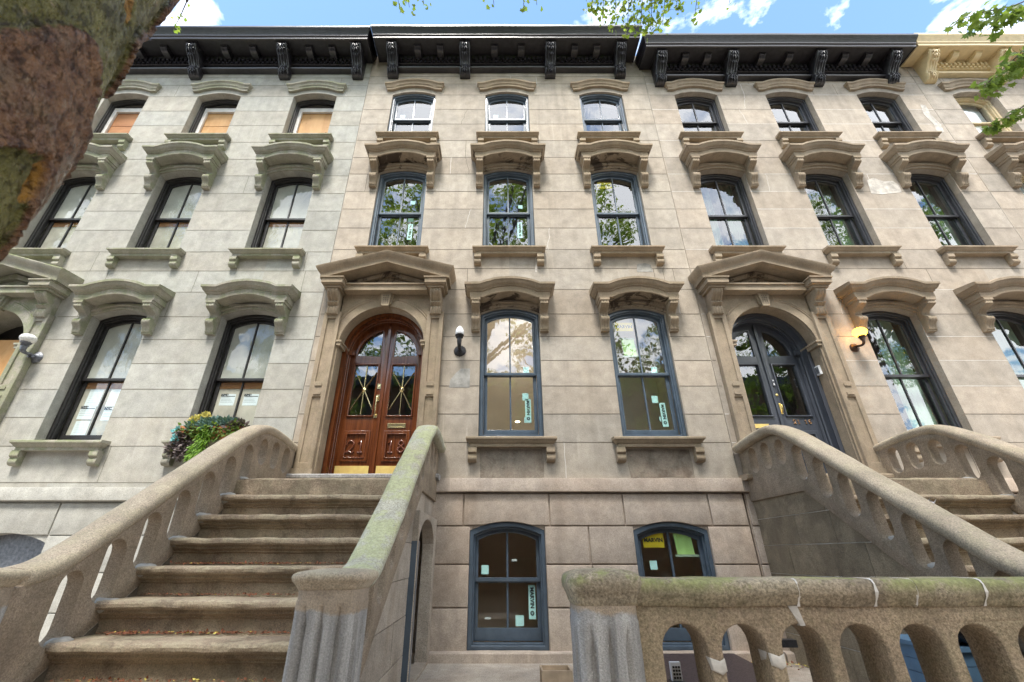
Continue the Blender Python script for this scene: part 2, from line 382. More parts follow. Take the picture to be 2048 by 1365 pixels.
    def build(s, name, mats, parent=None, smooth=0, dist=False, kind=None, label=None, jit=0., js=3.):
        me = bpy.data.meshes.new(name)
        loc = root_of(parent).location if parent else Vector((0, 0, 0))
        vs = []
        for x, p, h in s.v:
            v = Vector((x, -p, h + ZO))
            if jit: v += noise.noise_vector(v * js) * jit + noise.noise_vector(v * js * 4.1) * jit * .4
            vs.append(v - loc)
        me.from_pydata(vs, [], s.f)
        for mname in ([mats] if isinstance(mats, str) else mats): me.materials.append(MAT[mname])
        me.polygons.foreach_set('material_index', s.mi)
        bm = bmesh.new(); bm.from_mesh(me)
        if len(bm.verts) < 60000: bmesh.ops.remove_doubles(bm, verts=bm.verts, dist=1e-5)
        bmesh.ops.recalc_face_normals(bm, faces=bm.faces); bm.to_mesh(me); bm.free()
        if smooth:
            me.shade_smooth(); me.set_sharp_from_angle(angle=R(smooth))
        o = bpy.data.objects.new(name, me); C.objects.link(o)
        if parent: o.parent = parent
        if kind: o['kind'] = kind
        if label: o['label'] = label
        return o
def plate_mesh(outline, holes, th, bev=0., res=2):
    cu = bpy.data.curves.new('c', 'CURVE'); cu.dimensions = '2D'; cu.fill_mode = 'BOTH'
    cu.extrude = max(th / 2 - bev, 1e-4); cu.bevel_depth = bev; cu.bevel_resolution = res; cu.offset = -bev
    for pl in [outline] + list(holes):
        sp = cu.splines.new('POLY'); sp.points.add(len(pl) - 1); sp.use_cyclic_u = True
        for i, (x, y) in enumerate(pl): sp.points[i].co = (x, y, 0, 1)
    ob = bpy.data.objects.new('c', cu); me = bpy.data.meshes.new_from_object(ob)
    bpy.data.objects.remove(ob); bpy.data.curves.remove(cu); return me
def arch(xc, hw, h0, hs, rise, n=14, top_only=False):
    "opening outline: sill h0, spring hs, segmental rise (rise == hw gives a half circle)"
    pts = [] if top_only else [(xc - hw, h0), (xc + hw, h0)]
    r = (hw * hw + rise * rise) / (2 * rise); cy = hs + rise - r; a = math.asin(min(1, hw / r))
    for i in range(n + 1):
        t = a - 2 * a * i / n; pts.append((xc + r * math.sin(t), cy + r * math.cos(t)))
    return pts
def rect(x0, x1, h0, h1): return [(x0, h0), (x1, h0), (x1, h1), (x0, h1)]
def catmull(pts, k=6):
    o = []; n = len(pts)
    for i in range(n - 1):
        p0, p1, p2, p3 = pts[max(i - 1, 0)], pts[i], pts[i + 1], pts[min(i + 2, n - 1)]
        for j in range(k):
            t = j / k; o.append(tuple(.5 * (2 * b + (c - a) * t + (2 * a - 5 * b + 4 * c - e) * t * t + (3 * b - a - 3 * c + e) * t ** 3) for a, b, c, e in zip(p0, p1, p2, p3)))
    o.append(tuple(pts[-1])); return o

# shared profiles
HOOD = [(.0, .05, 0), (.32, .0, 0), (.34, -.012, 0), (.34, -.05, 0), (.325, -.06, -.015), (.315, -.085, -.025), (.30, -.105, -.04), (.27, -.12, -.06), (.27, -.135, -.06), (.25, -.14, -.08), (.25, -.235, -.08), (.235, -.245, -.095), (.0, -.245, -.095)]
BROW = [(.0, .02, 0), (.10, .0, 0), (.10, -.045, 0), (.085, -.055, -.015), (.07, -.08, -.03), (.07, -.12, -.03), (.05, -.14, -.05), (.05, -.185, -.05), (.0, -.185, -.05)]
SILL = [(.0, .012, 0), (.14, .0, 0), (.155, -.01, .0), (.155, -.035, 0), (.14, -.045, -.015), (.125, -.06, -.03), (.115, -.08, -.04), (.095, -.09, -.06), (.095, -.13, -.06), (.0, -.13, -.06)]
RAKE = [(.0, .03, 0), (.37, .0, 0), (.40, -.02, 0), (.395, -.045, -.005), (.37, -.085, -.03), (.345, -.11, -.055), (.33, -.13, -.07), (.33, -.20, -.07), (.0, -.20, -.07)]
CSIL = [(.24, 0), (.25, -.02), (.25, -.10), (.225, -.115), (.19, -.13), (.13, -.15), (.095, -.18), (.085, -.21), (.10, -.245), (.135, -.265), (.16, -.29), (.165, -.32), (.15, -.355), (.12, -.38), (.10, -.42), (.09, -.475), (.075, -.48), (.075, -.50)]
def hoodg(hw, rise, sh):
    def g(x):
        a = abs(x)
        if a >= sh: return 0.
        return rise * (math.cos(math.pi * a / (2 * sh)) ** .8)
    return g
def front_xs(n=16): return [-1 + 2 * i / n for i in range(n + 1)]

def add_tint(me, spec, seed):
    "cut the wall at its courses and give every block its own slight shade"
    bm = bmesh.new(); bm.from_mesh(me)
    def cut(co, no):
        bmesh.ops.bisect_plane(bm, geom=bm.verts[:] + bm.edges[:] + bm.faces[:], plane_co=co, plane_no=no)
    for z in spec['z']: cut((0, 0, z), (0, 0, 1))
    for x in spec['x']: cut((x, 0, 0), (1, 0, 0))
    ly = bm.loops.layers.float_color.new('tint')
    zs = sorted(spec['z']); xs = sorted(spec['x'])
    import bisect
    rng = {}
    r = random.Random(seed)
    for f in bm.faces:
        c = f.calc_center_median(); k = (bisect.bisect(zs, c.z), bisect.bisect(xs, c.x))
        if k not in rng:
            v = 1 + r.uniform(-.11, .06); q = r.uniform(-.025, .022)
            rng[k] = (v * (1 + q), v, v * (1 - q), 1)
        for l in f.loops: l[ly] = rng[k]
    bm.to_mesh(me); bm.free()
# ---------------------------------------------------------------- the row of houses
HZ = [9.47, 9.21, 8.837, 8.365, 7.914, 7.424, 6.944, 6.50, 6.052, 5.624, 5.182, 4.708, 4.31, 3.892, 3.43, 3.028, 2.623, 2.215, 1.792, 1.387, .905]
OPEN_HW = .46
LV = {3: (7.50, 8.84, .11), 2: (4.66, 6.53, .10), 1: (1.44, 3.44, .11)}     # sill, spring, rise of each storey's openings

def window(house, xc, lv, dz, st):
    sill, spring, rise = LV[lv]; sill += dz; spring += dz
    fr, rec = st['frame'], st['rec']; hw = OPEN_HW
    mid = sill + (spring + rise - sill) * (.50 if lv > 1 else .485) - .01
    f = MB()
    A = lambda a, b, up=0: arch(xc, hw - a, sill + b, spring - up, rise - a * .12)
    f.plate(arch(xc, hw - .002, sill + .0, spring - .002, rise), [A(.045, .05, .045)], -rec - .06, -rec, .006)
    f.plate(arch(xc, hw - .03, sill + .02, spring - .03, rise), [A(.062, .075, .062)], -rec - .10, -rec - .03, .005)
    win = f.build('window', fr, house, smooth=30, label=st.get('wl', {}).get((lv, round(xc, 1))))
    board = st['kind'] == 'boarded' and lv == 3
    # upper sash
    y1 = -rec - .075
    if not board:
        u = MB(); m = .02
        hU = mid + .02; top = spring - .105
        gl = [(xc - hw + .105, hU), (xc - m / 2, hU)] + [q for q in arch(xc, hw - .105, 0, top, rise - .015, 14, True) if q[0] < xc - m / 2][0:0]
        arcp = arch(xc, hw - .105, 0, top, rise - .012, 20, True)
        L = [q for q in arcp if q[0] < xc - .012]; Rr = [q for q in arcp if q[0] > xc + .012]
        hl = [(xc - hw + .105, hU), (xc - .012, hU), (xc - .012, top + rise - .012)] + L
        hr = [(xc + .012, hU), (xc + hw - .105, hU)] + Rr + [(xc + .012, top + rise - .012)]
        if st['kind'] == 'cream': hs_ = [[(xc - hw + .105, hU), (xc + hw - .105, hU)] + arcp]
        else: hs_ = [hl, hr]
        u.plate(arch(xc, hw - .06, hU - .045, spring - .06, rise - .005), hs_, y1 - .035, y1, .005)
        su = u.build('sash', fr, win, smooth=30)
        g = MB(); g.plate(arch(xc, hw - .1, hU - .005, top + .004, rise - .01), [], y1 - .022, y1 - .018); g.build('glass', st['glass'], su)
        l = MB(); y2 = y1 - .042; hb = sill + .165; ht = mid - .03
        hs_ = [rect(xc - hw + .115, xc - .012, hb, ht), rect(xc + .012, xc + hw - .115, hb, ht)] if st['kind'] != 'cream' else [rect(xc - hw + .115, xc + hw - .115, hb, ht)]
        l.plate(rect(xc - hw + .062, xc + hw - .062, sill + .06, mid + .012), hs_, y2 - .035, y2, .005)
        sl = l.build('sash', fr, win, smooth=30)
        g = MB(); g.box(xc - hw + .11, xc + hw - .11, y2 - .022, y2 - .018, hb - .005, ht + .005); g.build('glass', st['glass'], sl)
    else:
        y2 = y1 - .02
        f = MB(); f.plate(rect(xc - hw + .05, xc + hw - .05, sill + .03, spring - .08), [rect(xc - hw + .13, xc + hw - .10, sill + .09, spring - .2)], y1 - .05, y1, .006)
        f.build('sash', 'frame_white', win, smooth=30)
        b = MB(); s_ = sill + .05; t_ = spring - .1
        if xc < -4.5:
            sp = s_ + (t_ - s_) * .58
            b.box(xc - hw + .08, xc + hw - .08, y1 - .09, y1 - .052, s_, sp - .006); b.box(xc - hw + .08, xc + hw - .08, y1 - .085, y1 - .05, sp + .006, t_)
        else: b.box(xc - hw + .08, xc + hw - .08, y1 - .09, y1 - .052, s_, t_)
        b.build('plywood_board', 'plywood' if xc > -7 else 'plywood_dark', win)
    # what is behind the panes
    k = st['kind']; yb = y2 + .005 if st['kind'] == 'boarded' else y2 - .06
    if k == 'boarded' and lv < 3:
        b = MB(); b.prism_p(arch(xc, hw - .07, mid + .0, spring - .07, rise - .01), yb + .008, yb + .012)
        b.box(xc - hw + .07, xc + hw - .07, yb - .045, yb - .035, sill + .07, mid - .02, 1)
        b.build('backing_sheet', ['film_sheet', 'film_lower'], win)
        q = MB(); q.box(xc - hw + .07, xc + hw - .07, yb - .033, yb - .031, mid - .13, mid - .03); q.build('plywood_strip', 'plywood_dark', win)
    elif k == 'cream':
        b = MB(); b.box(xc - hw + .08, xc + hw - .08, yb - .02, yb - .015, mid - .2, spring + rise); b.build('window_blind', 'blind_white', win)
    else:
        if k == 'charcoal' and lv < 3:
            c = MB(); mat = 'curtain_green' if lv == 1 else 'curtain_dark'
            for a, b_ in ((-hw + .05, -.13), (.03, hw - .05)) if lv == 1 else ((-hw + .05, -.06), (.12, hw - .05)):
                n = 26; top = []
                vs = []
                for i in range(n + 1):
                    x = xc + a + (b_ - a) * i / n; w_ = .018 * math.sin(i * 1.15)
                    for h in (sill + .02, spring + rise - .02): vs.append((x + (.05 * (i / n - .5) if h < 3 else 0), yb - .10 + w_, h))
                c.add(vs, [(2 * i, 2 * i + 2, 2 * i + 3, 2 * i + 1) for i in range(n)])
            c.build('curtain', mat, win, smooth=60)
        r = MB(); D = .9; x0, x1, h0, h1 = xc - .62, xc + .62, sill - .25, spring + rise + .12
        yf = -.352
        vs = [(x0, yf, h0), (x1, yf, h0), (x1, yf, h1), (x0, yf, h1), (x0, yf - D, h0), (x1, yf - D, h0), (x1, yf - D, h1), (x0, yf - D, h1)]
        r.add(vs, [(0, 1, 5, 4), (1, 2, 6, 5), (2, 3, 7, 6), (3, 0, 4, 7), (4, 5, 6, 7)])
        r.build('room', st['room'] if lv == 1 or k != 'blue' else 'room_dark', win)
    return win, y2

def hood(house, xc, dz, lv, st, n=18):
    tr = st['trim']
    if lv == 3:
        m = MB(); m.mold(xc, .635, BROW, 9.14 + dz, hoodg(.635, .12, .50), front_xs(n)); m.build('window_hood', tr, house, smooth=40, jit=.003)
        return
    top = {1: 3.83, 2: 6.94}[lv] + dz
    m = MB(); m.mold(xc, .705, HOOD, top, hoodg(.705, .105, .47), front_xs(n))
    o = m.build('window_hood', [tr, st['soffit']], house, smooth=40, jit=.0055, js=5)
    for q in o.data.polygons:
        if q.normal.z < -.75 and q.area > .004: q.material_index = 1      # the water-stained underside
    # frieze under the hood, arched like the opening
    s_, sp, ri = LV[lv]; sp += dz
    fz = MB(); fz.plate([(xc - .52, sp - .03), (xc - .47, sp - .03)] + arch(xc, .468, 0, sp, ri, 14, True)[::-1] + [(xc + .47, sp - .03), (xc + .52, sp - .03), (xc + .52, top - .24), (xc - .52, top - .24)], [], .0, .032, .006)
    fz.plate([(xc - .47, sp + .02)] + arch(xc, .468, 0, sp + .05, ri, 14, True)[::-1] + [(xc + .47, sp + .02), (xc + .47, top - .2), (xc - .47, top - .2)], [], .0, .06, .006)
    fz.build('frieze', st['soffit'], o, smooth=40)
    L = .50 if lv == 1 else .60
    for sx_ in (-1, 1):
        b = MB(); sc = 1. if lv == 1 else 1.14
        b.console(xc + sx_ * .535, .125, [(p * .98, top - .238 + h * sc) for p, h in CSIL], 3, .010)
        b.box(xc + sx_ * .535 - .075, xc + sx_ * .535 + .075, 0, .255, top - .285, top - .24)
        b.build('bracket', tr, o, smooth=40, jit=.004, js=7)

def sill_(house, xc, h, st, br=True, hw=.62):
    m = MB(); m.mold(xc, hw, SILL, h, None, front_xs(10)); o = m.build('window_sill', st['trim'], house, smooth=40, jit=.003, js=2)
    if br:
        for s_ in (-1, 1):
            b = MB(); b.console(xc + s_ * .53, .115, [(.095, h - .13), (.105, h - .15), (.105, h - .2), (.09, h - .215), (.075, h - .225), (.085, h - .25), (.09, h - .285), (.075, h - .31), (.05, h - .325)], 0, 0, 2)
            b.build('bracket', st['trim'], o, smooth=40)

def leaf_lump(b, xc, p, h, r, k=5):
    for i in range(k):
        a = math.pi * (i + .5) / k
        b.tube([(xc, p, h), (xc + r * math.cos(a) * .6, p + .012, h - r * .3 * math.sin(a)), (xc + r * math.cos(a), p + .006, h - r * math.sin(a))], [.008, .015, .004], 6)

def cornice(house, x0, x1, brs, st, dz, pd=0., side=.48):
    "bracketed metal cornice: pd shortens its projection"
    xc, hw = (x0 + x1) / 2, (x1 - x0) / 2
    P = lambda p: p * (1 - pd)
    prof = [(0, 10.22, .72), (.62, 10.18, .70), (.70, 10.16, .72), (.72, 10.15, .72), (.72, 10.10, .72), (.69, 10.06, .69), (.65, 10.01, .65), (.625, 9.97, .625), (.625, 9.94, .625), (.60, 9.93, .60), (.60, 9.865, .60), (.57, 9.86, .57), (.57, 9.875, .56),
            (.17, 9.875, .06), (.15, 9.84, .05), (.13, 9.82, .03), (.13, 9.65, .03), (.10, 9.64, .02), (.06, 9.635, .0), (.06, 9.565, .0), (.12, 9.555, .02), (.14, 9.53, .02), (.13, 9.50, .02), (.08, 9.485, .01), (.0, 9.47, .0)]
    m = MB(); m.mold(xc, hw, [(P(p), h, s_ * side) for p, h, s_ in prof], dz, None, front_xs(24))
    mat = st['cornice']
    d_ = m; n = int((x1 - x0) / .098)
    for i in range(n):
        x = x0 + .05 + i * .098
        if any(abs(x - b) < .15 for b in brs): continue
        d_.box(x - .026, x + .026, P(.12), P(.20), dz + 9.70, dz + 9.80)
        d_.box(x + .023, x + .075, P(.10), P(.165), dz + 9.655, dz + 9.705)
    co = m.build('cornice', mat, house, smooth=25, jit=.006, js=.8)
    xs = sorted(brs)
    pn = MB()
    for a, b in zip(xs[:-1], xs[1:]):
        pn.plate(rect(a + .16, b - .16, dz + 9.562, dz + 9.637), [rect(a + .182, b - .182, dz + 9.580, dz + 9.619)], P(.055), P(.075), .004)
    if pn.v: pn.build('frieze_panel', mat, co, smooth=30)
    sil = [(.50, 9.86), (.52, 9.83), (.51, 9.78), (.475, 9.73), (.41, 9.675), (.33, 9.62), (.27, 9.565), (.235, 9.52), (.21, 9.49), (.185, 9.475), (.20, 9.455), (.215, 9.42), (.205, 9.37), (.17, 9.325), (.12, 9.29), (.06, 9.27)]
    for x in brs:
        b = MB(); b.console(x, .225, [(P(p), h + dz) for p, h in sil], 4, .024, 21, bumpy=.014)
        b.box(x - .13, x + .13, P(.1), P(.54), dz + 9.855, dz + 9.90)
        for hh, pp, rr in ((9.80, .525, .075), (9.73, .485, .07), (9.655, .395, .065), (9.46, .215, .085), (9.40, .225, .075), (9.35, .20, .06)): leaf_lump(b, x, P(pp), hh + dz, rr * 1.35)
        for s_ in (-1, 1): b.tube([(x + s_ * .113, P(.40) + .045 * math.cos(a), dz + 9.79 + .045 * math.sin(a)) for a in [i * .7 for i in range(10)]], .010, 5)
        b.build('bracket', mat, co, smooth=45)
    ms = MB()
    for a, b in zip(xs[:-1], xs[1:]):
        for t in (.345, .66):
            x = a + (b - a) * t
            q = MB(); q.console(x, .135, [(P(p), h + dz) for p, h in [(.42, 9.865), (.44, 9.845), (.435, 9.815), (.40, 9.80), (.39, 9.785), (.33, 9.768), (.27, 9.76)]], 2, .006, 8)
            q.box(x - .08, x + .08, P(.12), P(.45), dz + 9.845, dz + 9.885)
            q.build('modillion', mat, co, smooth=45)

def surround(house, xc, dz, st, soff=None):
    tr = st['trim']; hs = 2.89; r = .66
    pl = MB(); pl.plate(rect(xc - .70, xc + .70, .94, 3.80 + dz), [arch(xc, r, .90, hs + dz, r - .001, 26)], .0, .05, .008)
    sp = [(xc + r * 1.20 * math.cos(a), .052, hs + dz + r * 1.20 * math.sin(a)) for a in [R(26 + i * 4.2) for i in range(13)]]
    pl.tube(sp, .011, 6); pl.tube([(2 * xc - x, p, h) for x, p, h in sp], .011, 6)
    sp = [(xc + r * 1.25 * math.cos(a), .052, hs + dz + r * 1.25 * math.sin(a)) for a in [R(28 + i * 4.1) for i in range(13)]]
    pl.tube(sp, .007, 6); pl.tube([(2 * xc - x, p, h) for x, p, h in sp], .007, 6)
    o = pl.build('door_surround', tr, house, smooth=35)
    # deep reveal of the doorway
    rv = MB(); ring = arch(xc, r - .002, .92, hs + dz, r - .003, 26); n = len(ring)
    rv.add([(x, .04, h) for x, h in ring] + [(x, -.5, h) for x, h in ring], [(i, i + 1, i + 1 + n, i + n) for i in range(1, n - 1)] + [(n - 1, 0, n, 2 * n - 1)])
    rv.build('doorway_reveal', tr, o, smooth=40)
    for s_ in (-1, 1):
        x = xc + s_ * .805
        p = MB(); p.plate(rect(x - .125, x + .125, .94, 3.42 + dz), [rect(x - .06, x + .06, 2.25 + dz, 3.30 + dz), rect(x - .06, x + .06, 1.1, 2.02 + dz)], .0, .10, .008)
        p.box(x - .07, x + .07, .0, .075, 1.05, 3.35 + dz)
        for hh in (2.05, 2.18): p.box(x - .05, x + .05, .07, .115, hh + dz, hh + .035 + dz)
        p.box(x - .145, x + .145, 0, .13, .94, 1.02)
        p.build('pilaster', tr, o, smooth=30, jit=.002)
        c = MB(); c.console(x, .17, [(q, 3.36 + dz + (h + .50) * .78) for q, h in [(.27, 0), (.29, -.03), (.285, -.09), (.25, -.14), (.20, -.19), (.17, -.225), (.19, -.25), (.20, -.275), (.175, -.30), (.145, -.33), (.165, -.36), (.165, -.42), (.15, -.49), (.14, -.50)]], 4, .020, 17)
        c.build('console', tr, o, smooth=50)
        e = MB()
        for a, b, pp, g in ((3.745, 3.79, .30, .125), (3.785, 3.80, .34, .15), (3.80, 3.885, .355, .165), (3.885, 3.905, .375, .18)): e.box(x - g, x + g, 0, pp, a + dz, b + dz)
        e.build('entablature_block', tr, o, jit=.002)
        i_ = MB(); xi = xc + s_ * (r - .018); i_.box(xi - .03, xi + .03, -.40, .075, 2.845 + dz, 2.90 + dz); i_.box(xi - .045, xi + .045, -.41, .09, 2.90 + dz, 2.93 + dz)
        i_.build('impost_block', tr, o)
    l = MB(); l.box(xc - .66, xc + .66, 0, .20, 3.755 + dz, 3.85 + dz); l.box(xc - .66, xc + .66, 0, .225, 3.85 + dz, 3.875 + dz)
    l.build('lintel', tr, o, jit=.003)
    k = MB(); k.prism_p([(xc - .055, 3.52 + dz), (xc + .055, 3.52 + dz), (xc + .085, 3.755 + dz), (xc - .085, 3.755 + dz)], .0, .115)
    k.prism_p([(xc - .085, 3.56 + dz), (xc - .05, 3.56 + dz), (xc - .085, 3.755 + dz), (xc - .12, 3.755 + dz)], .0, .085); k.prism_p([(xc + .05, 3.56 + dz), (xc + .085, 3.56 + dz), (xc + .12, 3.755 + dz), (xc + .085, 3.755 + dz)], .0, .085)
    ko = k.build('keystone', tr, o)
    kk = MB()
    for i in range(5):
        for j in range(3):
            a = (i * 3 + j) * 1.3; x, h = xc + (j - 1) * .034, 3.565 + i * .034 + dz
            kk.prism_p([(x + .013 * math.cos(a + t) * (1 if q % 2 else .6), h + .013 * math.sin(a + t) * (1 if q % 2 else .6)) for q, t in enumerate([n_ * math.pi / 3 for n_ in range(6)])], .1155, .1175)
    kk.build('carved_foliage', 'crack_dark', ko)
    rk = MB(); rk.mold(xc, 1.085, RAKE, 4.10 + dz, lambda x: .31 * (1 - abs(x) / 1.085), front_xs(16))
    rk.build('pediment', tr, o, smooth=40, jit=.003)
    ty = MB(); ty.prism_p([(xc - .72, 3.885 + dz), (xc + .72, 3.885 + dz), (xc, 4.10 + dz)], .0, .03); ty.prism_p([(xc - .90, 3.90 + dz), (xc - .68, 3.90 + dz), (xc, 4.11 + dz), (xc + .68, 3.90 + dz), (xc + .90, 3.90 + dz), (xc, 4.19 + dz)], .0, .09)
    ty.build('tympanum', st['soffit'] if soff is None else soff, o)
    t = MB(); t.mold(xc, 1.02, [(0, .0, 0), (.19, .0, 0), (.21, -.015, 0), (.21, -.05, 0), (.19, -.07, 0), (.0, -.07, 0)], .94, None, front_xs(8))
    t.build('threshold', 'cement_grey' if st['kind'] == 'blue' else tr, o, smooth=40, jit=.004)
    return o

def mold_frame(b, x0, x1, h0, h1, p, w_=.028, t=.018):
    b.plate(rect(x0 - w_, x1 + w_, h0 - w_, h1 + w_), [rect(x0, x1, h0, h1)], p, p + t, .006)

def digit(b, ch, x, h, p, s, r):
    P = {'2': [(-.42, .62), (-.30, .90), (.05, 1.0), (.36, .82), (.34, .55), (.02, .22), (-.42, -.30 + .30), (-.1, .07), (.25, -.02), (.46, .12)],
         '1': [(-.28, .80), (0, 1.0), (0, .5), (0, .0)], '8': [(0, .52), (.32, .74), (0, 1.), (-.32, .74), (0, .52), (.38, .24), (0, 0), (-.38, .24), (0, .52)],
         '6': [(.3, .88), (.0, 1.), (-.34, .62), (-.34, .28), (0, 0), (.34, .27), (0, .54), (-.32, .32)]}[ch]
    pts = P if ch == '1' else catmull(P, 5)
    b.tube([(x + a * s, p, h + c * s * 1.35) for a, c in pts], r, 7)
    if ch == '1': b.tube([(x - .3 * s, p, h), (x + .3 * s, p, h)], r * .8, 7)

def door(house, xc, st, mats, num):
    wd, dark, glm = mats; hs = 2.89
    f = MB()
    for a, b, y0, y1 in ((.656, .600, -.30, -.17), (.62, .585, -.345, -.30), (.60, .555, -.40, -.345)):
        f.plate(arch(xc, a, .945, hs, a - .001, 26), [arch(xc, b, .93, hs, b - .001, 26)], y0, y1, .008)
    f.plate(arch(xc, .66, .94, hs, .659, 26), [arch(xc, .56, .93, hs, .559, 26)], -.50, -.40, .0)
    for s_ in (-1, 1): f.box(xc + s_ * .55 - .04, xc + s_ * .55 + .04, -.345, -.29, 2.85, 2.93)
    dr = f.build('door', wd, house, smooth=35)
    yf = -.36
    for s_ in (-1, 1):
        b = MB(); R_ = .565
        def mx_(pts): return [(xc + s_ * x, h) for x, h in pts]
        arc = [(R_ * math.cos(t), hs + R_ * math.sin(t)) for t in [math.pi / 2 * i / 12 for i in range(13)]]
        out_ = [(.006, .955), (R_, .955)] + arc[:-1] + [(.006, hs + R_)]
        g1 = [(.115, 1.876), (.475, 1.876), (.475, 2.70), (.115, 2.70)]
        rg = .475; arc2 = [(rg * math.cos(t), 2.85 + rg * math.sin(t)) for t in [R(2) + (math.pi / 2 - R(2) - .235) * i / 10 for i in range(11)]]
        g2 = [(.11, 2.85)] + arc2
        b.plate(mx_(out_), [mx_(g1), mx_(g2)], yf - .045, yf, .004)
        xs_ = sorted((xc + s_ * .115, xc + s_ * .475))
        mold_frame(b, xs_[0], xs_[1], 1.876, 2.70, yf, .022, .022)
        mold_frame(b, xs_[0] + .03, xs_[1] - .03, 1.24, 1.60, yf, .045, .02)
        mold_frame(b, xs_[0] + .045, xs_[1] - .045, 1.255, 1.585, yf, .018, .03)
        if s_ < 0: b.box(xc - .018, xc + .022, yf, yf + .022, .96, 3.40)
        lf = b.build('door_leaf', wd, dr, smooth=35)
        g = MB(); g.box(xs_[0] - .004, xs_[1] + .004, yf - .026, yf - .022, 1.87, 2.705); g.prism_p(mx_(g2), yf - .026, yf - .022)
        g.build('glass', glm, dr)
        if st['kind'] == 'blue':
            gr = MB(); cx, cy = (xs_[0] + xs_[1]) / 2, 2.29; hx, hy = (xs_[1] - xs_[0]) / 2 - .012, .40
            for ex, ey in ((0, hy), (0, -hy), (hx, hy * .72), (-hx, hy * .72), (hx, -hy * .80), (-hx, -hy * .80)): gr.tube([(cx, yf - .01, cy), (cx + ex, yf - .01, cy + ey)], .0085, 8)
            gr.lathe((cx, yf - .012, cy), [(.012, -.004), (.032, .0), (.034, .012), (.02, .02), (.012, .03), (.003, .034)], 16, 'p')
            gr.build('grille', 'brass_pale', dr, smooth=40)
            k = MB(); k.box(xs_[0] - .07, xs_[1] + .055, yf + .001, yf + .006, .972, 1.135); k.build('kick_plate', 'brass', dr)
            t = MB()
            for i, ch in enumerate(num[:2] if s_ < 0 else num[2:]): digit(t, ch, (xs_[0] + xs_[1]) / 2 - .075 + i * .15, 1.325, yf + .006, .125, .0145)
            t.build('house_number', 'digit_wood', dr, smooth=60)
    if st['kind'] == 'blue':
        m = MB(); m.plate(rect(xc + .14, xc + .41, 1.685, 1.755), [rect(xc + .165, xc + .385, 1.702, 1.738)], yf + .001, yf + .010, .002); m.box(xc + .16, xc + .39, yf + .001, yf + .005, 1.70, 1.74)
        m.build('mail_slot', 'brass_pale', dr)
        h = MB(); h.box(xc - .085, xc - .035, yf + .001, yf + .010, 2.30, 2.38); h.lathe((xc - .06, yf + .008, 2.335), [(.014, 0), (.014, .008), (.004, .012)], 12, 'p')
        h.box(xc - .085, xc - .035, yf + .001, yf + .010, 2.10, 2.20); h.box(xc - .085, xc - .035, yf + .001, yf + .010, 1.84, 1.90)
        h.tube(catmull([(xc - .06, yf + .01, 2.18), (xc - .06, yf + .05, 2.15), (xc - .06, yf + .06, 2.0), (xc - .06, yf + .045, 1.90), (xc - .06, yf + .01, 1.87)], 5), .009, 8)
        h.build('handle', 'brass_pale', dr, smooth=50)
    else:
        t = MB()
        for i, ch in enumerate('21'): digit(t, ch, xc + .20 + i * .06, 1.75, yf + .006, .044, .0055)
        for i, ch in enumerate('16'): digit(t, ch, xc + .37 + i * .06, 1.75, yf + .006, .044, .0055)
        t.build('house_number', 'copper_digit', dr, smooth=60)
        h = MB(); h.tube(catmull([(xc + .055, yf + .005, 2.05), (xc + .055, yf + .04, 2.03), (xc + .055, yf + .045, 1.97), (xc + .055, yf + .01, 1.92)], 5), .007, 8); h.box(xc + .042, xc + .068, yf, yf + .006, 1.90, 2.07)
        h.lathe((xc + .055, yf, 2.20), [(.018, 0), (.018, .008), (.005, .014)], 12, 'p'); h.build('handle', 'brass', dr, smooth=50)
        d_ = MB(); d_.plate(arch(xc + .05, .019, 2.34, 2.44, .0189, 8), [], yf, yf + .022, .005); o = d_.build('doorbell', 'iron_grey', dr, smooth=40)
        d_ = MB(); d_.lathe((xc + .05, yf + .022, 2.43), [(.010, 0), (.010, .004), (.002, .006)], 12, 'p'); d_.box(xc + .040, xc + .060, yf + .0225, yf + .025, 2.355, 2.385); d_.build('doorbell_lens', 'white_plastic', dr)
        m = MB(); m.box(xc - .42, xc - .2, yf + .001, yf + .01, 1.685, 1.745); m.build('mail_slot', 'brass', dr)
    r = MB(); x0, x1, h0, h1 = xc - .75, xc + .75, .92, 3.75; yf = -.503; D = 1.6
    vs = [(x0, yf, h0), (x1, yf, h0), (x1, yf, h1), (x0, yf, h1), (x0, yf - D, h0), (x1, yf - D, h0), (x1, yf - D, h1), (x0, yf - D, h1)]
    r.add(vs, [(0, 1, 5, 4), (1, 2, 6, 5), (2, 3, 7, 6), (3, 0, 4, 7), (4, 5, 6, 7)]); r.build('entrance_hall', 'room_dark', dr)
    return dr

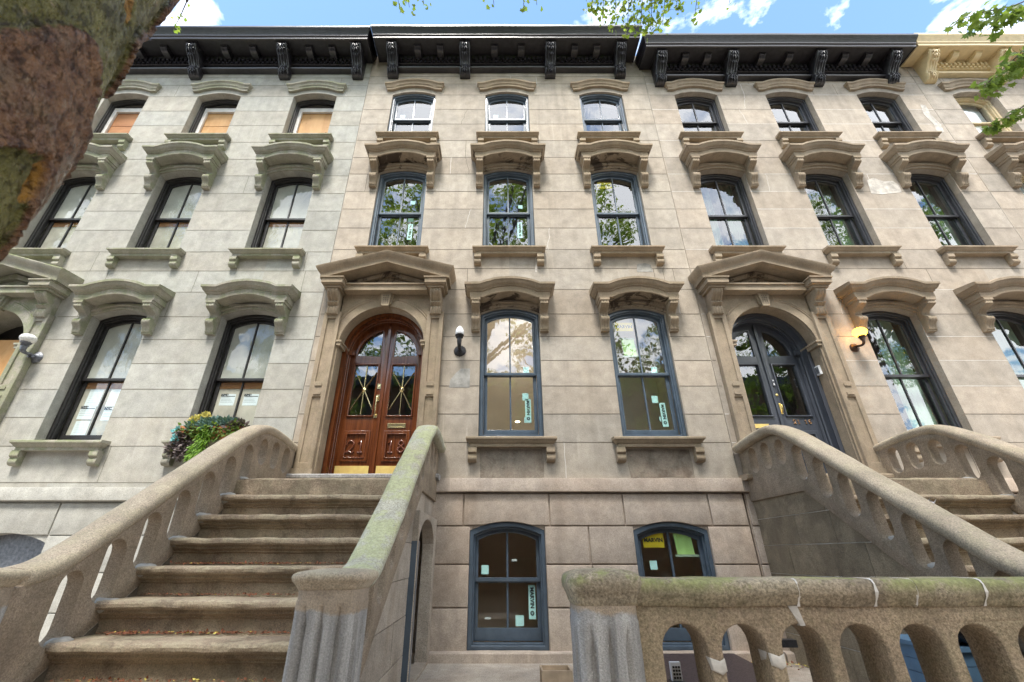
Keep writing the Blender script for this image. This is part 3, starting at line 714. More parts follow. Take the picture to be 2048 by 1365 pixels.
def house(name_label, x0, x1, cols, dcol, st, dz=0., cdz=0., cpd=0., cb=None, cx=None, basement=None, lvls=(1, 2, 3), seed=1, belt=(.73, .905)):
    H = thing('brownstone_house', name_label, 'house', ((x0 + x1) / 2, 0, 0))
    xr = (x0 + x1) / 2
    holes = []; opens = []
    for c in cols:
        for lv in lvls:
            s_, sp, ri = LV[lv]
            if lv == 1 and abs(c - dcol) < .3: continue
            holes.append(arch(c, OPEN_HW, s_ + dz - .02, sp + dz, ri)); opens.append((c - OPEN_HW, c + OPEN_HW, s_ + dz - .1, sp + ri + dz))
    if dcol in cols:
        holes.append(arch(dcol, .66, .925, 2.89 + (dz if st['kind'] == 'boarded' else 0), .659, 26)); opens.append((dcol - .95, dcol + .95, .9, 3.85 + dz))
    W = MB(); W.plate(rect(x0 + .001, x1 - .001, belt[0] + .01, 10.12 + cdz), holes, -.35, 0.)
    # mortar joints, mended or open, clipped by the openings
    rj = random.Random(seed); jm = 1
    def hl(h, a, b, t=.0042, m=1):
        x = a
        while x < b:
            e = min(b, x + rj.uniform(.3, .8)); y = h + rj.uniform(-.0015, .0015); tt = t * rj.uniform(.7, 1.25)
            W.add([(x, .0018, y - tt), (e, .0018, y - tt), (e, .0018, y + tt), (x, .0018, y + tt)], [(0, 1, 2, 3)], m); x = e
    for h in HZ:
        h += dz
        segs = [(x0 + .01, x1 - .01)]
        for a, b, c, d_ in opens:
            if c < h < d_ + .02:
                ns_ = []
                for s0, s1 in segs:
                    if b <= s0 or a >= s1: ns_.append((s0, s1)); continue
                    if a > s0: ns_.append((s0, a))
                    if b < s1: ns_.append((b, s1))
                segs = ns_
        for a, b in segs:
            hl(h, a, b, m=1 if (st['kind'] != 'charcoal' or rj.random() < .45) else 2, t=.0042 if st['kind'] == 'charcoal' else .0052)
    def vl(x, h0, h1, m=1, t=.0038, wob=.004):
        n = 6; pts = [(x + rj.uniform(-wob, wob) * (0 if i in (0, n) else 1), h0 + (h1 - h0) * i / n) for i in range(n + 1)]
        vs = [(q[0] - t, .0018, q[1]) for q in pts] + [(q[0] + t, .0018, q[1]) for q in pts]
        W.add(vs, [(i, i + 1, i + n + 2, i + n + 1) for i in range(n)], m)
    for r_, (lo, hi) in enumerate([(0, 1), (1, 2), (5, 6), (6, 7), (7, 8), (11, 12), (12, 13), (13, 14), (19, 20)]):
        for k in range(rj.choice((1, 2, 2, 3)) + (1 if x1 - x0 > 4 else 0)):
            x = rj.uniform(x0 + .2, x1 - .2)
            if any(a - .08 < x < b + .08 and c - .1 < HZ[hi] + dz + .2 < d_ + .1 for a, b, c, d_ in opens): continue
            vl(x, HZ[hi] + dz, HZ[lo] + dz, rj.choice((1, 1, 2)) if st['kind'] != 'boarded' else 1)
    for k in range(st.get('cracks', 3)):                      # cracks, some mended with pale mortar
        x = rj.uniform(x0 + .4, x1 - .4); i = rj.randrange(1, len(HZ) - 2)
        if any(a - .15 < x < b + .15 and c - .1 < HZ[i + 1] + dz + .2 < d_ + .1 for a, b, c, d_ in opens): continue
        m = 2 if st['kind'] == 'charcoal' or rj.random() < .35 else 3; sl = rj.uniform(-.12, .12)
        n = 7; t = .0035; pts = [(x + sl * j / n + rj.uniform(-.014, .014), HZ[i + 1] + dz + (HZ[i] - HZ[i + 1]) * j / n) for j in range(n + 1)]
        W.add([(q[0] - t * rj.uniform(.4, 1), .0019, q[1]) for q in pts] + [(q[0] + t * rj.uniform(.4, 1.2), .0019, q[1]) for q in pts], [(j, j + 1, j + n + 2, j + n + 1) for j in range(n)], m)
    for x, h, poly, m in st.get('patches', []):
        W.prism_p([(x + a, h + b) for a, b in poly], .0, .0035, m)
    wo = W.build('wall', [st['wall'], 'mortar_mid' if st['kind'] == 'boarded' else 'mortar_dark', 'mortar_white', 'crack_dark', 'cement_patch', 'cement_patch_light', 'stone_patch'], H)
    add_tint(wo.data, {'z': [h + dz + ZO for h in HZ], 'x': [c - xr for c in cols] + [x0 + .02 - xr]}, seed)
    for c in cols:
        for lv in lvls:
            if lv == 1 and abs(c - dcol) < .3: continue
            win, y2 = window(H, c, lv, dz, st); st.setdefault('wins', {})[(lv, round(c, 1))] = (win, y2)
            hood(H, c, dz, lv, st)
            sill_(H, c, {1: 1.44, 2: 4.684, 3: 7.51}[lv] + dz, st)
    # roof and party walls give the house its depth
    b = MB(); b.box(x0 + .001, x1 - .001, -9.0, -.35, 9.8, 10.10 + cdz); b.box(x0 + .002, x0 + .2, -9., -.35, -1.45, 9.8, 1); b.box(x1 - .2, x1 - .002, -9., -.35, -1.45, 9.8, 1); b.box(x0 + .2, x1 - .2, -9., -8.8, -1.45, 9.8, 1)
    b.build('roof', ['roof_tar', 'far_brick'], H)
    cornice(H, cx[0], cx[1], cb, st, cdz, cpd)
    # belt course
    m = MB(); a, b_ = (x0 + x1) / 2, (x1 - x0) / 2 - .002
    m.mold(a, b_, [(0, .004, 0), (.055, .0, 0), (.06, -.01, 0), (.06, -(belt[1] - belt[0]) + .01, 0), (.05, -(belt[1] - belt[0]), 0), (0, -(belt[1] - belt[0]), 0)], belt[1], None, front_xs(12))
    m.build('belt_course', st['belt'], H, smooth=30, jit=.003, js=2)
    return H, wo
def basement(H, x0, x1, wins, st, rows=(.715, .325, -.11, -.565, -1.0), glassm='pane_base', base=True):
    hw, spring, rise, sl = .475, .275, .10, -.985
    B = MB(); holes = [arch(c, hw, sl, spring, rise) for c in wins]
    B.plate(rect(x0 + .003, x1 - .003, -1.44, .725), holes, -.35, -.014)
    bw = B.build('basement_wall', st['base'], H)
    K = MB(); rb = random.Random(11); g = .008
    xs = [x0 + .01] + sum([[c - hw, c + hw] for c in sorted(wins)], []) + [x1 - .01]
    # top row: a lintel block over every window, plain blocks between
    t0, t1 = rows[0], rows[1]; px = x0 + .01
    for c in sorted(wins):
        a, b = c - hw - .09, c + hw + .07
        if a - px > .1: K.plate(rect(px + g, a - g, t1 + g, t0), [], -.02, .012, .009)
        K.plate([(a + g, t1 + g), (c - hw, t1 + g)] + arch(c, hw, 0, spring, rise, 14, True)[::-1][0:] + [(c + hw, t1 + g), (b - g, t1 + g), (b - g, t0), (a + g, t0)] if spring > t1 else
                [(a + g, t1 + g)] + [q for q in arch(c, hw, 0, spring, rise, 20, True)[::-1] if q[1] > t1 + g] + [(b - g, t1 + g), (b - g, t0), (a + g, t0)], [], -.02, .012, .009)
        px = b
    K.plate(rect(px + g, x1 - .012, t1 + g, t0), [], -.02, .012, .009)
    for i in range(1, len(rows) - 1):
        t0, t1 = rows[i], rows[i + 1]
        for k in range(0, len(xs), 2):
            a, b = xs[k], xs[k + 1]
            if b - a < .05: continue
            cuts = [a, b] if b - a < .8 else [a, a + (b - a) * rb.uniform(.4, .6), b]
            if b - a > 1.6: cuts = [a] + [a + (b - a) * j / 3 + rb.uniform(-.1, .1) for j in (1, 2)] + [b]
            for u, v in zip(cuts[:-1], cuts[1:]): K.plate(rect(u + (g if u > a else .002), v - (g if v < b else .002), t1 + g, t0 - g), [], -.02, .012, .009)
    K.build('rusticated_block', st['base'], bw, smooth=30, jit=.0015)
    if base:
        m = MB(); m.mold((x0 + x1) / 2, (x1 - x0) / 2 - .004, [(0, .01, 0), (.075, .0, 0), (.085, -.01, 0), (.085, -.15, 0), (.07, -.17, 0), (0, -.18, 0)], -.99, None, front_xs(40))
        m.build('base_course', st['base'], H, smooth=30, jit=.008, js=4)
    out_ = []
    for c in wins:
        f = MB(); rec = .02; A = lambda a, b: arch(c, hw - a, sl + b, spring - a, rise - a * .1)
        f.plate(arch(c, hw - .002, sl, spring, rise), [A(.05, .045)], -rec - .09, -rec, .006)
        f.plate(A(.035, .02), [A(.07, .065)], -rec - .13, -rec - .04, .005)
        win = f.build('window', st['frame'], H, smooth=30); mid = -.285; y1 = -rec - .10
        top = spring - .11; arcp = arch(c, hw - .11, 0, top, rise - .012, 20, True)
        L = [q for q in arcp if q[0] < c - .013]; Rr = [q for q in arcp if q[0] > c + .013]; hU = mid + .03
        u = MB(); u.plate(arch(c, hw - .065, mid - .015, spring - .065, rise - .005), [[(c - hw + .11, hU), (c - .013, hU), (c - .013, top + rise - .012)] + L, [(c + .013, hU), (c + hw - .11, hU)] + Rr + [(c + .013, top + rise - .012)]], y1 - .035, y1, .005)
        su = u.build('sash', st['frame'], win, smooth=30)
        q = MB(); q.plate(arch(c, hw - .1, hU - .005, top + .004, rise - .01), [], y1 - .022, y1 - .018); q.build('glass', glassm, su)
        l = MB(); y2 = y1 - .04; hb, ht = sl + .20, mid - .03
        l.plate(rect(c - hw + .065, c + hw - .065, sl + .07, mid + .005), [rect(c - hw + .115, c - .013, hb, ht), rect(c + .013, c + hw - .115, hb, ht)], y2 - .035, y2, .005)
        sw = l.build('sash', st['frame'], win, smooth=30)
        q = MB(); q.box(c - hw + .11, c + hw - .11, y2 - .022, y2 - .018, hb - .005, ht + .005); q.build('glass', glassm, sw)
        r = MB(); X0, X1, h0, h1 = c - .75, c + .75, sl - .2, spring + rise + .2; yf = -.352; D = 1.0
        vs = [(X0, yf, h0), (X1, yf, h0), (X1, yf, h1), (X0, yf, h1), (X0, yf - D, h0), (X1, yf - D, h0), (X1, yf - D, h1), (X0, yf - D, h1)]
        r.add(vs, [(0, 1, 5, 4), (1, 2, 6, 5), (2, 3, 7, 6), (3, 0, 4, 7), (4, 5, 6, 7)]); r.build('room', 'room_base', win)
        out_.append((win, y2))
    return out_

# ---------------------------------------------------------------- stoops
D = lambda d: CD - d        # distance from the eye to projection from the fronts
def rail_h(d):
    pts = [(5.90, 1.335), (5.5, 1.385), (5.15, 1.395), (4.95, 1.345), (4.72, 1.215), (4.4, .985), (3.9, .61), (3.4, .235), (3.15, .055), (3.0, -.035), (2.85, -.075), (2.6, -.08)]
    for (a, u), (b, v) in zip(pts[:-1], pts[1:]):
        if a >= d >= b: return u + (v - u) * (a - d) / (a - b)
    return pts[0][1] if d > 5.9 else -.08
CAPS = [(5.93, 1.335), (5.5, 1.385), (5.15, 1.395), (4.95, 1.345), (4.72, 1.215), (4.4, .985), (3.9, .61), (3.4, .235), (3.15, .055), (3.0, -.035), (2.85, -.075)]

def newel(parent, x, d, lo=-1.44, cap='rail_cap', body='newel_coat', ft=-.20, ch=.58):
    b = MB()
    def sq(q, t):
        e = 1 / (abs(math.cos(q)) ** 5 + abs(math.sin(q)) ** 5) ** .2
        fl = 0
        if t < ft:
            k = min(1, (ft - t) / .13); fl = .20 * max(0, math.cos(q * 12) - 1 + 1.0 * k)
        return e * (1 - fl)
    P = [(.165, 0)] + []
    hs = [lo, -1.2, -1.0, -.8, -.7, -.6, -.55, -.5] + [-.45 + .012 * i for i in range(22)] + [-.14 if ch < 1 else -.19]
    prof = [(.158 + (.012 if h < -.9 else 0) - (.004 if h > ft else 0), h) for h in hs]
    b.lathe((x, D(d), 0), prof, 96, mod=sq)
    o = b.build('newel_post', body, parent, smooth=60, jit=.004)
    c = MB(); c.lathe((x, D(d), -.066 * (1 - ch)), [(r_, t_ * ch) for r_, t_ in [(.155, -.225), (.163, -.21), (.168, -.19), (.178, -.17), (.188, -.15), (.191, -.125), (.186, -.10), (.170, -.085), (.125, -.072), (.06, -.066), (.01, -.064)]], 64, mod=lambda q, t: 1 / (abs(math.cos(q)) ** 5 + abs(math.sin(q)) ** 5) ** .2)
    c.build('newel_cap', cap, o, smooth=60, jit=.005)
    return o

def stoop(label, xc, hf, caps, mats, group=None, niche=False):
    T = thing('stone_stoop', label, 'stoop', (xc, -1.8, 0), group)
    ix = hf - .075
    # steps: worn nosing over a cove
    L, r, t, d0 = .737, .2035, .270, 4.785
    for k in range(0, 11):
        h, d = L - r * k, d0 - t * k
        p = D(d); back = p - t - .12 if k else -.0 + .02
        pr = [(back, h - .004), (p - .03, h), (p - .008, h - .008), (p, h - .022), (p - .001, h - .042), (p - .012, h - .056), (p - .034, h - .060), (p - .042, h - .064), (p - .042, h - .082), (p - .056, h - .088), (p - .070, h - .100), (p - .070, h - .108), (p - .082, h - .112), (p - .086, h - .118), (p - .086, h - r - .01), (back, h - r - .01)]
        b = MB(); n = 30; m_ = len(pr); X0, X1 = xc - ix - .01, xc + ix + .01
        vs = [(X0 + (X1 - X0) * i / n, q[0], q[1]) for i in range(n + 1) for q in pr]
        b.add(vs, [(i * m_ + j, (i + 1) * m_ + j, (i + 1) * m_ + (j + 1) % m_, i * m_ + (j + 1) % m_) for i in range(n) for j in range(m_)] + [tuple(range(m_)), tuple(n * m_ + j for j in range(m_ - 1, -1, -1))])
        o = b.build('step', mats['step'], T, smooth=32, jit=.008, js=6)
        for s_ in (-1, 1):           # cement patched into the ends of the treads
            q = MB(); e = xc + s_ * (ix + .0); q.lathe((e, p - .085, h - .03), [(.03, -.05), (.065, -.03), (.075, .01), (.07, .028), (.05, .040), (.015, .044)], 14)
            q.build('cement_patch', 'cement_patch', o, smooth=60, jit=.022, js=8)
    for s_, cm in zip((-1, 1), caps):
        x = xc + s_ * hf
        top = [(d, rail_h(d) - .10) for d in (5.965, 5.7, 5.4, 5.15, 4.95, 4.8, 4.6, 4.2, 3.8, 3.4, 3.15, 3.0, 2.80, 2.68)]
        if s_ > 0 or niche or True:
            low = [(2.68, -.80), (4.86, .60), (5.965, .60)]
        o_ = top + [(2.68, -1.03), (4.88, .615), (5.965, .615)]
        holes = []
        slots = [(5.66, .93), (5.37, .93), (5.08, .93)] + [(4.80 - .270 * i, .715 - .2035 * i * 1.0) for i in range(7)]
        for d, hb in slots:
            ht = min(hb + .43, rail_h(d) - .17) if d < 5 else 1.245 - (.03 if d < 5.2 else 0)
            a = .086
            sl_ = [(d + a * math.cos(q), ht - a + a * math.sin(q)) for q in [math.pi * i / 8 for i in range(9)]] + [(d - a, ht - a - .07)] + [(d - a * math.cos(q), hb + a - a * math.sin(q)) for q in [math.pi * i / 8 for i in range(9)]] + [(d + a, ht - a - .07)]
            holes.append(sl_)
        me = plate_mesh(o_, holes, .115, .006, 1)
        b = MB(); vv = [(x - s_ * .018 + v.co.z, D(v.co.x), v.co.y) for v in me.vertices]
        for q in me.polygons:
            b.v += [vv[i] for i in q.vertices]; n0 = len(b.v) - len(q.vertices); b.f.append(tuple(range(n0, len(b.v)))); b.mi.append(0)
        bpy.data.meshes.remove(me)
        cap_ = MB(); pth = catmull(CAPS, 5); cs = [(-.085, -.105), (-.098, -.085), (-.108, -.06), (-.108, -.035), (-.095, -.012), (-.06, .0), (.0, .005), (.06, .0), (.095, -.012), (.108, -.035), (.108, -.06), (.098, -.085), (.085, -.105)]
        vs = []; m_ = len(cs)
        for i, (d, h) in enumerate(pth):
            a = pth[max(i - 1, 0)]; c = pth[min(i + 1, len(pth) - 1)]
            tx, tz = c[0] - a[0], c[1] - a[1]; q = math.hypot(tx, tz); nx_, nz_ = -tz / q, tx / q
            if nz_ < 0: nx_, nz_ = -nx_, -nz_
            for u, v in cs: vs.append((x + s_ * .02 + u * 1.08, D(d + nx_ * v), h + nz_ * v))
        n = len(pth)
        cap_.add(vs, [(i * m_ + j, (i + 1) * m_ + j, (i + 1) * m_ + (j + 1) % m_, i * m_ + (j + 1) % m_) for i in range(n - 1) for j in range(m_)] + [tuple(range(m_)), tuple((n - 1) * m_ + j for j in range(m_ - 1, -1, -1))])
        rb = b.build('balustrade', mats['rail'], T, smooth=24, jit=.004, js=4)
        cap_.build('handrail', cm, rb, smooth=60, jit=.006, js=3)
        newel(T, x + s_ * .0, 2.62, cap='rail_cap')
        # coursed stone side wall below the balustrade
        w_ = MB(); rw = random.Random(5 + int(s_)); hh = [-1.44, -1.10, -.80, -.50, -.20, .10, .40, .64]; sxx = x + s_ * .004
        for u, v in zip(hh[:-1], hh[1:]):
            dend = lambda h: 2.68 + max(0, (h + 1.03)) * (4.88 - 2.68) / (.615 + 1.03)
            a = 5.965; lim = dend(u) - .35
            if niche and v < .41: a = 4.66
            while a > lim + .1:
                e = max(lim, a - rw.uniform(.45, .75))
                poly = [(D(a) + .003, u + .003), (D(e) - .003, u + .003), (D(e) - .003, v - .003), (D(a) + .003, v - .003)]
                # clip against the sloping underside of the balustrade
                cl = []
                for i in range(4):
                    P_, Q_ = poly[i], poly[(i + 1) % 4]
                    f_ = lambda z: (CD - z[0]) - dend(z[1]) + .12
                    fa, fb = f_(P_), f_(Q_)
                    if fa >= 0: cl.append(P_)
                    if fa * fb < 0: t_ = fa / (fa - fb); cl.append((P_[0] + (Q_[0] - P_[0]) * t_, P_[1] + (Q_[1] - P_[1]) * t_))
                if len(cl) > 2:
                    xo = rw.uniform(0, .006)
                    w_.prism_x(cl, x - s_ * .06, sxx + s_ * xo)
                a = e
        w_.prism_x([(D(5.96 if not niche else 4.70), -1.44), (D(2.9), -1.44), (D(2.9), -.89), (D(4.88), .59), (D(5.96 if not niche else 4.70), .60)], x - s_ * .070, x - s_ * .001, 1)
        w_.build('side_wall', [mats['side'], mats['joint']], T, jit=.003)
    b = MB(); b.box(xc - ix, xc + ix, -.0 + .02, D(4.70), .45, .70); b.build('landing_slab', mats['step'], T)
    return T

# ---------------------------------------------------------------- lamps, plants, small things
def wall_lamp(label, x, h, kind):
    T = thing('wall_lamp', label, 'lamp', (x, 0, h + ZO), None)
    mat = {'egg': 'iron_black', 'old': 'iron_grey', 'lit': 'bronze'}[kind]
    b = MB(); prof = [(.088, -.002), (.092, .006), (.085, .018), (.065, .028), (.045, .040), (.03, .055), (.012, .06)]
    if kind == 'lit': prof = [(.068, -.002), (.072, .01), (.064, .02), (.060, .03), (.045, .036), (.04, .05), (.02, .06)]
    b.lathe((x, 0, h), prof, 40, 'p', mod=(lambda q, t: 1 + .05 * math.cos(q * 16)) if kind != 'lit' else None)
    b.build('back_plate', mat, T, smooth=40)
    a = MB(); reach = .17 if kind != 'old' else .22
    if kind == 'egg': pts = [(x, .03, h + .01), (x, .10, h + .0), (x, .15, h + .03), (x, .165, h + .09), (x, .165, h + .14)]; rad = [.02, .026, .03, .036, .034]
    elif kind == 'old': pts = [(x, .03, h), (x, .10, h + .01), (x, .17, h - .0), (x, .225, h + .02), (x, .235, h + .09)]; rad = [.018, .02, .022, .035, .042]
    else: pts = [(x, .03, h + .02), (x, .10, h - .01), (x, .165, h - .02), (x, .20, h + .005), (x, .20, h + .05)]; rad = [.018, .018, .018, .02, .022]
    pts = catmull(pts, 5); rr = [rad[min(int(i / 5), 3)] + (rad[min(int(i / 5) + 1, 4)] - rad[min(int(i / 5), 3)]) * ((i % 5) / 5) for i in range(len(pts))]
    a.tube(pts, rr, 14)
    if kind == 'old': 
        for q in (-1, 1): a.lathe((x + q * .028, .085, h - .02), [(.004, -.02), (.018, -.012), (.022, 0), (.018, .012), (.004, .02)], 12)
    a.build('arm', mat, T, smooth=60)
    tx, tp, th_ = pts[-1]
    c = MB()
    if kind == 'lit':
        for i, q in enumerate((.030, .036, .043, .05)): c.lathe((tx, tp, th_ - .01 + i * .018), [(q * .8, 0), (q, .006), (q, .012), (q * .85, .018)], 24)
    else: c.lathe((tx, tp, th_ - .005), [(.034, 0), (.052, .008), (.054, .014), (.04, .02), (.046, .032), (.062, .040), (.066, .052), (.058, .062)], 28, mod=lambda q, t: 1 + (.05 * math.cos(q * 10) if t > .03 else 0))
    c.build('socket_cup', mat, T, smooth=40)
    g = MB()
    if kind == 'egg': g.lathe((tx, tp, th_ + .05), [(.045, -.01), (.060, .01), (.066, .035), (.064, .065), (.052, .10), (.036, .128), (.018, .148), (.004, .155)], 32); gm = 'opal_glass'
    elif kind == 'old': g.lathe((tx, tp, th_ + .052), [(.05, -.008), (.075, .012), (.095, .045), (.098, .07), (.085, .10), (.055, .12), (.02, .128), (.004, .129)], 32, mod=lambda q, t: 1 + .012 * math.cos(q * 14)); gm = 'opal_dirty'
    else: g.lathe((tx, tp, th_ + .058), [(.04, -.006), (.065, .01), (.088, .04), (.092, .065), (.082, .095), (.055, .12), (.02, .13), (.004, .131)], 32); gm = 'lamp_lit'
    g.build('globe', gm, T, smooth=60)
    if kind == 'lit':
        pd = bpy.data.lights.new('globe_light', 'POINT'); pd.energy = 1.3; pd.color = (1., .62, .22); pd.shadow_soft_size = .03
        po = bpy.data.objects.new('globe_light', pd); C.objects.link(po); po.parent = T; po.location = (.0, -(tp + .0), .05 + .10 + .03)
        po.location.y = -tp; po.location.z = th_ + .058 + .06 - h
    return T

LEAF5 = [(0, 0), (.18, .06), (.46, -.02), (.40, .22), (.62, .42), (.34, .50), (.30, .72), (.12, .62), (0, 1.0), (-.12, .62), (-.30, .72), (-.34, .50), (-.62, .42), (-.40, .22), (-.46, -.02), (-.18, .06)]
LEAFS = [(0, 0), (.30, .28), (.26, .62), (0, 1.), (-.26, .62), (-.30, .28)]
def rv(r): 
    while True:
        v = Vector((r.uniform(-1, 1), r.uniform(-1, 1), r.uniform(-1, 1)))
        if .05 < v.length < 1: return v.normalized()
def add_leaf(b, P, dirv, nrm, size, shape, m=0):
    a = dirv.normalized(); s_ = a.cross(nrm); s_ = s_.normalized() if s_.length > 1e-3 else Vector((1, 0, 0)); n_ = s_.cross(a)
    vs = [P + a * (v * size) + s_ * (u * size) + n_ * (-abs(u) * size * .35 - v * v * size * .12) for u, v in shape]
    if len(shape) > 8: b.add(vs, [tuple(range(len(shape)))], m)
    else: b.add(vs, [tuple([0, 1, 2, 3]), (0, 3, 4, 5)], m)
def sprig(b, wb, r, pts, n, size, shape, spread=.12, m=0, droop=.4, rad=.006):
    "a twig along pts (x, p, h) with leaves held on short side shoots"
    pts = [Vector(p) for p in catmull(pts, 6)]
    wb.tube(pts, [rad * (1 - .75 * i / len(pts)) + .0015 for i in range(len(pts))], 5)
    for i in range(n):
        t = r.random() ** .8 * (len(pts) - 1); k = min(int(t), len(pts) - 2); P = pts[k].lerp(pts[k + 1], t - k)
        off = rv(r) * r.uniform(.2, 1) * spread; off.z -= spread * .3
        if i % 5 == 0: wb.tube([P, P + off * .6, P + off], .0018, 4, cap=False)
        dv = (off.normalized() * .6 + rv(r) * .6 + Vector((0, 0, -droop))); nv = Vector((0, 0, 1)) + rv(r) * .7
        add_leaf(b, P + off, dv, nv, size * r.uniform(.6, 1.15), shape, m)
# ================================================================ the setting
g = MB(); g.box(-400, 400, -400, 500, -1.75, -1.60); g.build('ground', 'asphalt', kind='structure')
g = MB(); g.box(-80, 80, .0, 7.6, -1.60, -1.46); g.build('pavement', 'paving', kind='structure')
g = MB(); g.box(-80, 80, 7.605, 7.78, -1.60, -1.455); g.build('kerb', 'cement_grey', kind='structure')
g = MB(); g.box(-8.9, 9.0, .0, 3.30, -1.46, -1.085); g.build('areaway_paving', 'paving', kind='structure')

PALE = dict(kind='boarded', wall='stone_pale', trim='trim_pale', frame='frame_black', rec=.14, glass='pane_old', cornice='cornice_black', soffit='trim_pale', belt='stone_pale_plain', base='stone_pale_plain', room='room_dark', cracks=1)
BLUE = dict(kind='blue', wall='stone_brown', trim='trim_brown', frame='frame_blue', rec=.045, glass='pane_new', cornice='cornice_black', soffit='soffit_stained', belt='base_brown', base='base_brown', room='room_brown', cracks=14,
    patches=[(-.60, 2.36, [(-.13, -.17), (.17, -.17), (.17, .13), (.03, .13), (-.04, .06), (-.12, -.05)], 4), (2.45, 4.36, [(-.14, -.12), (.13, -.12), (.11, .02), (.02, .06), (-.12, .03)], 4), (.60, 4.33, [(-.0, -.1), (.04, -.1), (.05, .2), (.02, .2)], 5), (2.18, 1.10, [(-.42, -.185), (-.2, -.19), (.1, -.17), (.43, -.188), (.435, .0), (.42, .19), (-.43, .19), (-.44, .0)], 6), (.17, 1.10, [(-.42, -.185), (-.1, -.178), (.2, -.19), (.43, -.18), (.44, .0), (.42, .19), (-.43, .19), (-.43, .02)], 6)])
CHAR = dict(kind='charcoal', wall='stone_tan', trim='trim_tan', frame='frame_charcoal', rec=.11, glass='pane_tan', cornice='cornice_black', soffit='trim_tan', belt='base_brown', base='base_brown', room='room_dark', cracks=12,
    patches=[(7.2, 6.2, [(-.3, -.2), (-.1, -.22), (.28, -.17), (.3, .02), (.22, .12), (.05, .10), (-.1, .2), (-.25, .14)], 5), (9.0, 8.1, [(-.14, -.5), (.02, -.42), (.05, -.2), (-.02, .1), (.0, .4), (-.1, .42), (-.16, .1), (-.09, -.2)], 5)])
CREAM = dict(kind='cream', wall='stone_tan', trim='trim_tan', frame='frame_cream', rec=.12, glass='pane_tan', cornice='cornice_cream', soffit='trim_tan', belt='base_brown', base='base_brown', room='room_white', cracks=8)
stone('stone_pale_plain', (.42, .415, .38), (.38, .375, .335), warm=(.42, .38, .32), warmf=.2, streak=.1, tint='island')

# ---------------------------------------------------------------- pale house on the left (boarded up)
H1, _ = house('pale green-grey brownstone with black window frames and plywood boards in its top windows', -8.95, -2.86, [-7.95, -5.98, -3.93], -7.95, PALE, dz=-.05, cdz=.07, cpd=.12, cb=[-8.55, -6.66, -4.70, -3.10], cx=[-8.64, -3.12], seed=3, belt=(.62, .79))
surround(H1, -7.95, -.05, PALE)
pw = MB(); pw.box(-8.58, -7.32, -.30, -.27, .95, 3.10); pw.build('plywood_board', 'plywood', H1, label='plywood board over the doorway')
pw = MB(); pw.box(-8.6, -7.3, -.55, -.50, .9, 3.7); pw.build('door', 'frame_black', H1)
B = MB(); B.plate(rect(-8.94, -2.87, -1.44, .63), [arch(-6.22, .53, -1.40, .13, .11)], -.35, -.012); bb = B.build('basement_wall', 'stone_pale_plain', H1)
K = MB(); gq = .006
for (a, b, u, v, hl_) in [(-8.93, -6.76, .215, .60, 0), (-6.75, -5.69, .215, .60, 1), (-5.68, -4.3, .215, .60, 0), (-4.29, -2.88, .215, .60, 0)]:
    if hl_: K.plate([(a + gq, u + gq)] + [q for q in arch(-6.22, .53, 0, .13, .11, 20, True)[::-1] if q[1] > u + gq] + [(b - gq, u + gq), (b - gq, v), (a + gq, v)], [], -.02, .008, .007)
    else: K.plate(rect(a + gq, b - gq, u + gq, v), [], -.02, .008, .007)
for u, v in ((-.2, .215), (-.62, -.2), (-1.04, -.62)):
    for a, b in ((-8.93, -6.755), (-5.685, -4.6), (-4.59, -2.88)): K.plate(rect(a + gq, b - gq, u + gq, v - gq), [], -.02, .008, .007)
K.build('rusticated_block', 'stone_pale_plain', bb, smooth=30)
q = MB(); q.box(-6.78, -5.66, -.20, -.16, -1.42, .26); q.build('basement_panel', 'iron_grey', H1, label='dull grey panel closing the arched basement opening')
q = MB(); q.box(-6.35, -5.90, .02, .06, -1.02, -.78); q.build('plywood_patch', 'plywood_dark', H1)

# ---------------------------------------------------------------- the middle house, 2118
H2, _ = house('brown sandstone house with blue-grey window frames and carved mahogany double door numbered 2118', -2.855, 3.20, [-1.82, .17, 2.18], -1.82, BLUE, cdz=.11, cpd=.12, cb=[-2.33, -.745, 1.125, 2.66], cx=[-2.42, 2.75], seed=8)
surround(H2, -1.80, 0, BLUE); door(H2, -1.80, BLUE, ('wood_mahogany', 'wood_mahogany_dark', 'pane_door'), '2118')
bw2 = basement(H2, -2.85, 3.195, [.105, 2.175], BLUE)

# ---------------------------------------------------------------- 2116 on the right
H3, _ = house('tan brownstone with charcoal window frames, green curtains and slate double door numbered 2116', 3.205, 9.12, [4.22, 6.17, 8.13], 4.22, CHAR, cdz=-.17, cpd=.15, cb=[3.50, 5.03, 6.92, 8.52], cx=[3.42, 8.60], seed=21)
surround(H3, 4.22, 0, CHAR, 'soffit_stained'); door(H3, 4.22, CHAR, ('door_slate', 'door_slate', 'pane_door'), '2116')
basement(H3, 3.21, 9.11, [6.3, 8.2], CHAR)
H4, _ = house('tan brownstone at the far right with cream cornice and cream window frames', 9.125, 15.2, [10.18, 12.15, 14.1], 0, CREAM, cdz=-.06, cpd=.22, cb=[9.40, 10.95, 12.9, 14.7], cx=[9.30, 15.0], seed=33, lvls=(2, 3))
CHAR4 = dict(CREAM)

